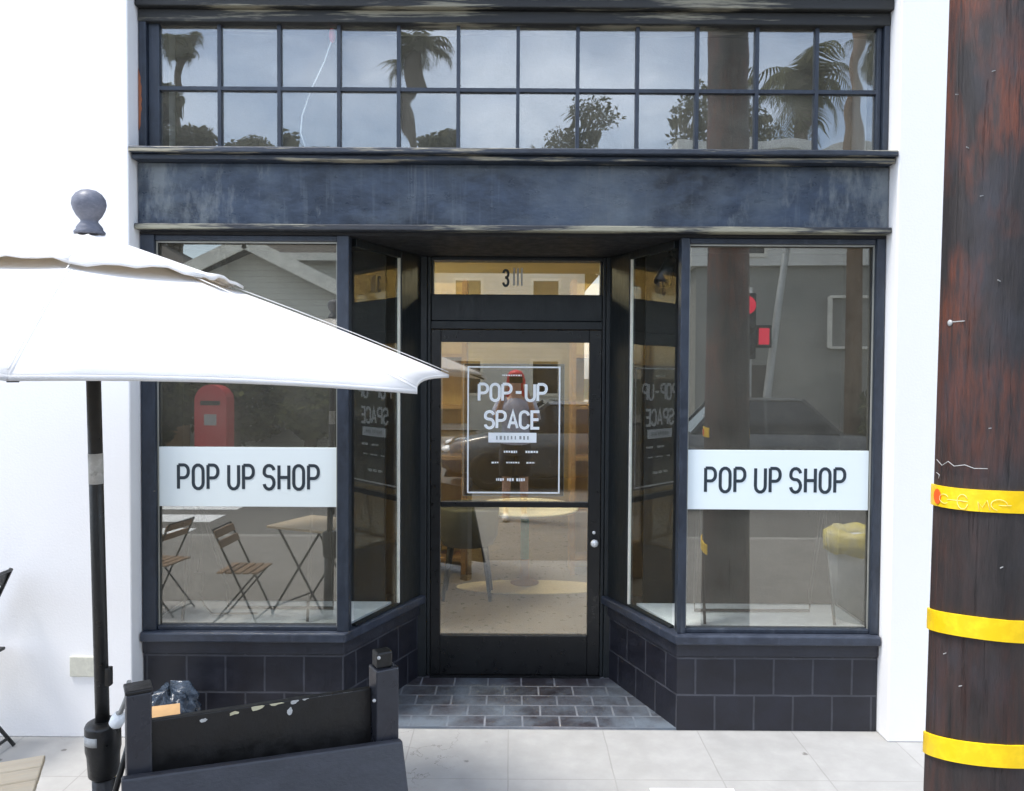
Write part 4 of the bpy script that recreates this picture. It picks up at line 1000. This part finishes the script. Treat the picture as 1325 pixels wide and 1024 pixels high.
paint('car_paint', (.045, .05, .055), None, .2, 2, bump=0, coat=.6); paint('tyre', (.012, .012, .012), None, .8); paint('car_window', (.02, .022, .025), None, .06, bump=0, rvar=.0)
paint('light_lens', (.75, .76, .75), None, .15, bump=0); paint('tail_red', (.45, .02, .02), None, .2, bump=0)
def car(label, loc, rotz, length=4.4, roof=1.46, mat='car_paint'):
    r = thing('parked_car', label, 'car', loc, rotz, 'cars along the far side of the street')
    W_ = .88; h = length/2
    st = [(-h, .45, .72, .70), (-h+.12, .28, .88, .80), (-h+.5, .22, .93, .87), (-.7, .20, .95, .89), (.5, .20, .95, .89), (h-.9, .22, .93, .87), (h-.3, .27, .80, .82), (h-.06, .36, .66, .72)]
    m = MB(); vs = []; n = 10
    for x, zb, zt__, hw in st:
        q = [(-hw*.92, zb), (-hw, zb+.12), (-hw, (zb+zt__)/2+.08), (-hw*.94, zt__-.03), (-hw*.80, zt__), (hw*.80, zt__), (hw*.94, zt__-.03), (hw, (zb+zt__)/2+.08), (hw, zb+.12), (hw*.92, zb)]
        vs += [(x, y, z) for y, z in q]
    fs = [(i*n+k, i*n+(k+1) % n, (i+1)*n+(k+1) % n, (i+1)*n+k) for i in range(len(st)-1) for k in range(n)]+[tuple(range(n-1, -1, -1)), tuple((len(st)-1)*n+k for k in range(n))]
    m.add(vs, fs, True)
    B_ = m.build('body', mat, r, local=True)
    m = MB(); x0, x1, x2, x3 = -h+.55, -h+1.15, .35, 1.05
    b_ = [(x0, -.76, .93), (x3, -.76, .93), (x3, .76, .93), (x0, .76, .93)]; t_ = [(x1, -.60, roof-.04), (x2, -.60, roof-.04), (x2, .60, roof-.04), (x1, .60, roof-.04)]
    m.hexa(b_, t_); m.build('window_band', 'car_window', r, local=True, bevel=.03)
    m = MB(); m.hexa([(x1-.04, -.62, roof-.045), (x2+.04, -.62, roof-.045), (x2+.04, .62, roof-.045), (x1-.04, .62, roof-.045)], [(x1+.1, -.5, roof), (x2-.1, -.5, roof), (x2-.1, .5, roof), (x1+.1, .5, roof)])
    for s in (-1, 1):
        for a_, b2 in (((x0, s*.765, .93), (x1, s*.61, roof-.03)), ((x3, s*.765, .93), (x2, s*.61, roof-.03)), ((-.35, s*.77, .93), (-.35, s*.61, roof-.03))): m.bar(a_, b2, .06, .03, up=(0, 1, 0))
    m.build('roof', mat, r, local=True)
    for sx in (-h+.85, h-.85):
        for s in (-1, 1):
            y = s*.80
            w1 = MB().lathe([(.20, -.10), (.31, -.10), (.325, -.07), (.325, .07), (.31, .10), (.20, .10)], (sx, y, .325), 28, axis=(0, 1, 0)).build('wheel', 'tyre', r, local=True)
            MB().lathe([(.02, -.09), (.20, -.085), (.205, -.102), (.205, .102), (.20, .085), (.02, .09)], (sx, y+s*.004, .325), 20, axis=(0, 1, 0)).build('rim', 'vinyl_dim', w1, local=True)
    for s in (-1, 1):
        MB().sphere((h-.17, s*.60, .66), 1, 12, 8, .12, .16, .07).build('headlight', 'light_lens', r, local=True)
        MB().sphere((-h+.06, s*.62, .76), 1, 10, 8, .06, .14, .08).build('tail_light', 'tail_red', r, local=True)
    MB().box(-h+.02, h-.1, -.70, .70, .20, .22).build('underbody', 'tyre', r, local=True)
    return r
car('dark grey parked car reflected in the shop door behind the red haired person', (.95, -4.6, -.139), R(178))
car('black parked car in front of the grey corner building', (5.2, -7.6, -.139), R(4), 4.6, 1.62)

# far buildings ---------------------------------------------------------
def siding(name, base, pitch=.15, dark=.6):
    m, nt, out = new_mat(name); L = nt.links.new
    tc = N(nt, 'ShaderNodeTexCoord'); b = N(nt, 'ShaderNodeBsdfPrincipled'); L(b.outputs[0], out.inputs[0])
    sp = N(nt, 'ShaderNodeSeparateXYZ'); L(tc.outputs['Object'], sp.inputs[0])
    dv = N(nt, 'ShaderNodeMath', operation='DIVIDE'); L(sp.outputs[2], dv.inputs[0]); dv.inputs[1].default_value = pitch
    fr = N(nt, 'ShaderNodeMath', operation='FRACT'); L(dv.outputs[0], fr.inputs[0])
    nz = noise(nt, tc.outputs['Object'], 2, 4, .6)
    col = mixc(nt, ramp(nt, nz, .3, .7), base, tuple(x*.9 for x in base))
    col = mixc(nt, ramp(nt, fr.outputs[0], .90, .97), col, tuple(x*dark for x in base))
    L(col, b.inputs['Base Color']); b.inputs['Roughness'].default_value = .75
    bp = N(nt, 'ShaderNodeBump'); bp.inputs['Strength'].default_value = .6; bp.inputs['Distance'].default_value = .02; L(fr.outputs[0], bp.inputs['Height']); L(bp.outputs[0], b.inputs['Normal'])
    MATS[name] = m; return m
siding('siding_pale', (.76, .76, .68)); siding('siding_white', (.78, .78, .74), .16, .75); siding('gray_render', (.30, .295, .265), .4, .96)
paint('roof_dark', (.06, .052, .045), (.09, .078, .065), .9, 5, (1, 1, 1)); paint('trim_cream', (.72, .70, .62), None, .7)
def house(name, label, x0, x1, y0, y1, zw, ridge, wallm, group=None, gable_front=False):
    r = thing(name, label, 'house', ((x0+x1)/2, (y0+y1)/2, 0), 0, group)
    MB().box(x0, x1, y0, y1, -.25, zw).build('wall', wallm, r)
    m = MB(); e = .5
    if gable_front:
        xm = (x0+x1)/2
        for a, b, c, d_ in (((x0-e, y0-e, zw-.25), (xm, y0-e, ridge), (xm, y1+e, ridge), (x0-e, y1+e, zw-.25)), ((xm, y0-e, ridge), (x1+e, y0-e, zw-.25), (x1+e, y1+e, zw-.25), (xm, y1+e, ridge))):
            m.hexa([a, b, c, d_], [tuple(Vector(q)+Vector((0, 0, .14))) for q in (a, b, c, d_)])
        g = MB().hexa([(x0, y1-.02, zw+.001), (x1, y1-.02, zw+.001), (xm, y1-.02, ridge-.15)], [(x0, y1-.2, zw+.001), (x1, y1-.2, zw+.001), (xm, y1-.2, ridge-.15)]); g.build('gable', wallm, r)
        f = MB(); f.bar((x0-e, y1+e+.02, zw-.18), (xm, y1+e+.02, ridge+.05), .05, .34); f.bar((xm, y1+e+.02, ridge+.05), (x1+e, y1+e+.02, zw-.18), .05, .34)
    else:
        ym = (y0+y1)/2
        for a, b, c, d_ in (((x0-e, y1+e, zw-.25), (x1+e, y1+e, zw-.25), (x1+e, ym, ridge), (x0-e, ym, ridge)), ((x0-e, ym, ridge), (x1+e, ym, ridge), (x1+e, y0-e, zw-.25), (x0-e, y0-e, zw-.25))):
            m.hexa([a, b, c, d_], [tuple(Vector(q)+Vector((0, 0, .14))) for q in (a, b, c, d_)])
        f = MB(); f.box(x0-e-.02, x1+e+.02, y1+e+.002, y1+e+.06, zw-.32, zw-.05)
        for xx in (x0, x1): MB().hexa([(xx-.1, y0, zw+.001), (xx+.1, y0, zw+.001), (xx+.1, y1, zw+.001), (xx-.1, y1, zw+.001)], [(xx-.1, ym-.05, ridge-.2), (xx+.1, ym-.05, ridge-.2), (xx+.1, ym+.05, ridge-.2), (xx-.1, ym+.05, ridge-.2)]).build('gable', wallm, r)
    m.build('roof', 'roof_dark', r); f.build('fascia_board', 'trim_cream', r)
    k = 0
    nw = max(1, int((x1-x0)/2.6))
    for i in range(nw):
        cx = x0+(i+.5)*(x1-x0)/nw
        for z in ([1.0] if zw < 4 else [1.0, 3.9]):
            w1 = MB().box(cx-.55, cx+.55, y1+.001, y1+.05, z, z+1.35).build('window', 'trim_cream', r)
            MB().box(cx-.45, cx+.45, y1+.0505, y1+.056, z+.1, z+1.25).build('pane', 'car_window', w1)
    MB().box(x0+.5, x0+1.45, y1+.001, y1+.06, 0, 2.1).build('door', 'table_wood', r)
    return r
# the clapboard houses behind the hedge, D about 20 m in the reflections
house('clapboard_house', 'pale clapboard house with a broad gable, farthest along the street from the corner building', -19, -10.6, -22, -13.2, 5.4, 7.6, 'siding_pale', 'houses across the street', True)
house('clapboard_house', 'low clapboard cottage with a shallow cream trimmed gable behind the hedge', -9.9, -3.8, -19, -12.6, 3.75, 5.25, 'siding_pale', 'houses across the street', True)
house('clapboard_house', 'two storey clapboard house rising behind the low cottage', -9.6, -5.6, -26.5, -20.5, 6.4, 8.3, 'siding_pale', 'houses across the street', False)
house('clapboard_house', 'white gabled house between the hedge and the grey corner building', -3.0, 2.6, -27, -19, 5.6, 8.6, 'siding_white', 'houses across the street', True)
# grey corner building
r = thing('corner_building', 'dark grey corner building with a white upper storey and a white framed board', 'building', (9.5, -12, 0))
MB().prism([(4.4, -10.9), (17, -9.9), (17, -20), (4.4, -20)], -.25, 4.55).build('wall', 'gray_render', r)
MB().prism([(4.25, -10.75), (17.2, -9.72), (17.2, -20.2), (4.25, -20.2)], 4.551, 6.9).build('upper_wall', 'siding_white', r)
MB().prism([(4.15, -10.65), (17.3, -9.62), (17.3, -20.3), (4.15, -20.3)], 6.901, 7.2).build('parapet', 'trim_cream', r)
def on_face(x, off): return -10.9+(x-4.4)*(1.0/12.6)+off
m = MB(); fx0, fx1, fz0_, fz1_ = 7.5, 8.62, 2.62, 3.82
for a, b in (((fx0, fz0_), (fx1, fz0_)), ((fx1, fz0_), (fx1, fz1_)), ((fx1, fz1_), (fx0, fz1_)), ((fx0, fz1_), (fx0, fz0_))):
    m.bar((a[0], on_face(a[0], .05), a[1]), (b[0], on_face(b[0], .05), b[1]), .10, .06)
m.build('white_frame', 'trim_cream', r)
w1 = MB().box(5.2, 6.0, on_face(5.2, .20), on_face(5.2, .26), 4.75, 5.9).build('window', 'trim_cream', r)
MB().box(5.28, 5.92, on_face(5.2, .262), on_face(5.2, .268), 4.83, 5.82).build('pane', 'car_window', w1)
MB().box(5.0, 6.1, on_face(5.5, .05), on_face(5.5, .12), -.1, 2.2).build('door', 'roof_dark', r)
# lamp pole, signal, second wooden pole
paint('galv_steel', (.50, .51, .50), (.42, .43, .42), .45, 6, metal=.3)
r = thing('street_lamp', 'slim galvanised street lamp pole beside the traffic signal', 'street lamp', (5.6, -9.7, 0))
MB().tube([(5.60, -9.7, 0), (5.75, -9.7, 1.6), (5.98, -9.7, 3.6), (6.2, -9.7, 5.2), (6.3, -9.4, 5.6), (6.4, -8.9, 5.75)], [.10, .09, .08, .07, .05, .045], 12).build('pole', 'galv_steel', r)
MB().sphere((6.43, -8.7, 5.72), 1, 14, 8, .16, .38, .09).build('lantern', 'galv_steel', r)
r = thing('traffic_signal', 'black traffic signal with a lit red lens and red walk signal', 'traffic signal', (5.3, -9.6, 0))
MB().tube([(5.3, -9.62, 0), (5.3, -9.62, 3.9)], .06, 12).build('post', 'galv_steel', r)
H1 = MB().box(4.92, 5.36, -9.54, -9.32, 2.30, 3.75).build('signal_head', 'black_metal', r, bevel=.02)
RED = emit('red_lens', (.85, .04, .10), .55)
for k, mt in enumerate((RED, 'black_metal', 'black_metal')):
    MB().lathe([(.02, 0), (.20, .0), (.205, .02), (.02, .05)], (5.14, -9.318, 3.48-k*.46), 20, axis=(0, 1, 0)).build('lens', mt, H1)
H2 = MB().box(5.37, 5.72, -9.54, -9.36, 2.55, 3.05).build('walk_signal', 'black_metal', r, bevel=.02)
MB().box(5.43, 5.66, -9.358, -9.35, 2.62, 2.98).build('hand_lens', RED, H2)
r = thing('far_utility_pole', 'tall brown wooden utility pole across the street beside the grey corner building', 'utility pole', (7.69, -9.75, 0))
MB().tube([(7.69, -9.75, 0), (7.69, -9.75, 6), (7.72, -9.75, 13)], [.19, .16, .12], 16).build('shaft', paint('far_pole_wood', (.20, .13, .08), (.15, .095, .055), .85, 3, (5, 5, .5)), r)
MB().bar((6.6, -9.72, 12.2), (8.8, -9.72, 12.2), .1, .12).build('crossarm', 'far_pole_wood', r)

# foliage ---------------------------------------------------------------
def leaf_mat(name, a, b):
    m, nt, out = new_mat(name); L = nt.links.new
    tc = N(nt, 'ShaderNodeTexCoord'); g = N(nt, 'ShaderNodeNewGeometry')
    nz = noise(nt, tc.outputs['Object'], 1.3, 3, .6)
    ad = N(nt, 'ShaderNodeMath', operation='MULTIPLY_ADD'); L(g.outputs['Random Per Island'], ad.inputs[0]); ad.inputs[1].default_value = .5; L(nz, ad.inputs[2])
    col = mixc(nt, ramp(nt, ad.outputs[0], .45, 1.0), a, b)
    d = N(nt, 'ShaderNodeBsdfDiffuse'); t = N(nt, 'ShaderNodeBsdfTranslucent'); L(col, d.inputs[0]); L(col, t.inputs[0])
    mx = N(nt, 'ShaderNodeMixShader'); mx.inputs[0].default_value = .3; L(d.outputs[0], mx.inputs[1]); L(t.outputs[0], mx.inputs[2]); L(mx.outputs[0], out.inputs[0])
    MATS[name] = m
leaf_mat('leaf_green', (.06, .07, .028), (.13, .135, .06)); leaf_mat('leaf_olive', (.10, .10, .06), (.19, .18, .11)); leaf_mat('palm_green', (.085, .09, .045), (.17, .165, .09))
paint('bark', (.10, .075, .055), (.14, .11, .08), .9, 4, (3, 3, .5))
def leaves(mb, lumps, n, size):
    tot = sum(l[3]**2 for l in lumps)
    for (cx, cy, cz, rr) in lumps:
        for _ in range(int(n*rr*rr/tot)):
            while True:
                d = Vector((random.uniform(-1, 1), random.uniform(-1, 1), random.uniform(-1, 1)))
                if .25 < d.length < 1: break
            d *= random.uniform(.75, 1.06)
            c = Vector((cx, cy, cz))+Vector((d.x, d.y, d.z*.8))*rr
            a = Vector((random.gauss(0, 1), random.gauss(0, 1), random.gauss(0, .6))).normalized(); b = a.orthogonal().normalized()
            b = (b*math.cos(1)+a.cross(b)*math.sin(random.uniform(0, 6))).normalized()
            s = size*random.uniform(.6, 1.4)
            mb.add([c-a*s, c+b*s*.45, c+a*s, c-b*s*.45], [(0, 1, 2, 3)])
def tree(label, x, y, h, cr, n, size, mat, group, dens=7, name='leafy_tree', cat='tree'):
    r = thing(name, label, cat, (x, y, -.05), 0, group)
    t = MB(); top = (x+random.uniform(-.3, .3), y, h-cr*.9)
    t.tube([(x, y, -.2), (x+.05, y, (h-cr)*.5), top], [.05*cr+.10, .04*cr+.07, .05], 10)
    lumps = []
    for k in range(dens):
        a = random.uniform(0, 6.28); q = cr*random.uniform(.15, .72)
        c = (x+q*math.cos(a), y+q*math.sin(a)*.8, h-cr+random.uniform(-.55, .62)*cr)
        lumps.append((*c, cr*random.uniform(.28, .5)))
        t.tube([(x, y, max(.3, (h-cr)*.55)), ((x+c[0])/2, (y+c[1])/2, (h-cr)*.7+c[2]*.3-.2), c], [.05+.015*cr, .035+.01*cr, .015], 6)
    t.build('trunk', 'bark', r)
    m = MB(); leaves(m, lumps, n, size); m.build('crown', mat, r)
def palm(label, x, y, h, fr, nf_=26):
    r = thing('palm_tree', label, 'palm', (x, y, -.05), 0, 'palms across the street')
    t = MB(); t.tube([(x, y, -.2), (x+.15, y, h*.4), (x-.05, y, h*.8), (x, y, h)], [.30, .22, .20, .24], 12); t.build('trunk', 'bark', r)
    m = MB()
    for k in range(nf_):
        a = k*2.4+random.uniform(-.2, .2); el = random.uniform(-.9, 1.2); L_ = fr*random.uniform(.8, 1.1)
        d = Vector((math.cos(a), math.sin(a), 0)); p = Vector((x, y, h)); up = el
        for j in range(9):
            q = p+(d*math.cos(up)+Vector((0, 0, math.sin(up))))*(L_/9); sd = Vector((-d.y, d.x, 0))
            w_ = fr*.30*(1-(j/9)**2)*(.5 if j == 0 else 1)
            for s in (-1, 1):
                for e in (0, .5):
                    pp_ = p.lerp(q, e)
                    tip = pp_+sd*s*w_+(q-p)*1.4-Vector((0, 0, w_*.55))
                    m.add([pp_, pp_+(q-p)*.42, tip], [(0, 1, 2)])
            p = q; up -= .20
    lumps = [(x, y, h-.4, fr*.32)]
    leaves(m, lumps, 160, .35)
    m.build('crown', 'palm_green', r)
for i, (x, y, h, cr, lab) in enumerate([
    (-8.9, -11.4, 2.5, 1.35, 'dark green round bush at the far end of the hedge across the street'),
    (-6.9, -11.5, 2.9, 1.5, 'dark green bush in the middle of the hedge, behind the red bin'),
    (-5.0, -11.4, 2.6, 1.4, 'dark green bush at the corner end of the hedge across the street'),
    (-3.2, -11.4, 2.2, 1.15, 'lowest green bush of the hedge, next to the crossing'),
    (8.3, -9.15, 1.9, .85, 'small green shrub at the foot of the far wooden pole')]):
    tree(lab, x, y, h, cr, 4200, .12, 'leaf_green', 'bushes across the street', 14, 'leafy_bush', 'bush')
for x, y, h, cr, n, sz, mt, lab in [
    (-13.0, -22, 12.9, 2.6, 9000, .14, 'leaf_olive', 'broadest olive green tree, beside the gabled clapboard house'),
    (-10.3, -24, 11.9, 2.2, 7000, .14, 'leaf_olive', 'leafy tree sloping down from the broadest tree, behind the clapboard houses'),
    (-8.4, -26, 11.5, 1.5, 3600, .13, 'leaf_olive', 'smallest leafy tree behind the low clapboard house'),
    (-3.2, -30, 13.8, 2.3, 5500, .14, 'leaf_olive', 'rounded tree rising behind the white gabled house, below the tall palm'),
    (2.7, -27, 14.3, 2.5, 2200, .11, 'leaf_olive', 'sparse open branched tree beside the white gabled house'),
    (8.9, -24, 13.9, 2.4, 2000, .12, 'leaf_olive', 'thin crowned tree behind the grey corner building'),
    (20.5, -14, 9.5, 3.2, 3200, .2, 'leaf_green', 'dense green tree past the end of the grey corner building')]:
    tree(lab, x, y, h, cr, n, sz, mt, 'trees across the street', 9)
palm('tall fan palm with a full crown rising behind the white gabled house', -5.4, -37, 20.2, 2.3, 40)
palm('slim tall palm farthest from the corner building', -19.8, -38, 21.0, 1.6, 30)
palm('shorter palm with drooping fronds above the grey corner building', 11.2, -23, 13.2, 2.9, 24)
palm('second palm standing behind the grey corner building, nearest its far end', 18.0, -30, 17.5, 2.4, 26)

# ------------------------------------------------------------------ light
wd = bpy.data.worlds.new('World'); sc.world = wd; wd.use_nodes = True
nt = wd.node_tree; nt.nodes.clear(); L = nt.links.new
out = nt.nodes.new('ShaderNodeOutputWorld'); bgd = nt.nodes.new('ShaderNodeBackground'); L(bgd.outputs[0], out.inputs[0])
sky = nt.nodes.new('ShaderNodeTexSky'); sky.sky_type = 'NISHITA'; sky.sun_disc = False
SUN_EL, SUN_AZ = R(68), R(245)     # azimuth clockwise from +Y: behind the camera
sky.sun_elevation = SUN_EL; sky.sun_rotation = SUN_AZ; sky.air_density = 1.0; sky.dust_density = 1.5
tc = nt.nodes.new('ShaderNodeTexCoord')
n1 = noise(nt, tc.outputs['Generated'], 2.2, 7, .58, 1, 1, 2.2)
cl = ramp(nt, n1, .40, .66)
n2 = noise(nt, tc.outputs['Generated'], 5, 5, .6, 1, 1, 2, off=3)
cc_ = mixc(nt, ramp(nt, n2, .3, .7), (8.2, 9.3, 11.2), (12.6, 13.4, 14.6))
mx = mixc(nt, cl, sky.outputs[0], cc_)
mf = N(nt, 'ShaderNodeMath', operation='MULTIPLY_ADD'); L(cl, mf.inputs[0]); mf.inputs[1].default_value = .46; mf.inputs[2].default_value = .08
mx = mixc(nt, mf.outputs[0], sky.outputs[0], cc_)
L(mx, bgd.inputs[0]); bgd.inputs[1].default_value = .10
sun = bpy.data.objects.new('sun', bpy.data.lights.new('sun', 'SUN')); COL.objects.link(sun)
sun.data.energy = 1.2; sun.data.angle = R(14); sun.data.color = (1, .97, .92)
dv = Vector((math.sin(SUN_AZ)*math.cos(SUN_EL), math.cos(SUN_AZ)*math.cos(SUN_EL), math.sin(SUN_EL)))
sun.rotation_euler = dv.to_track_quat('Z', 'Y').to_euler()
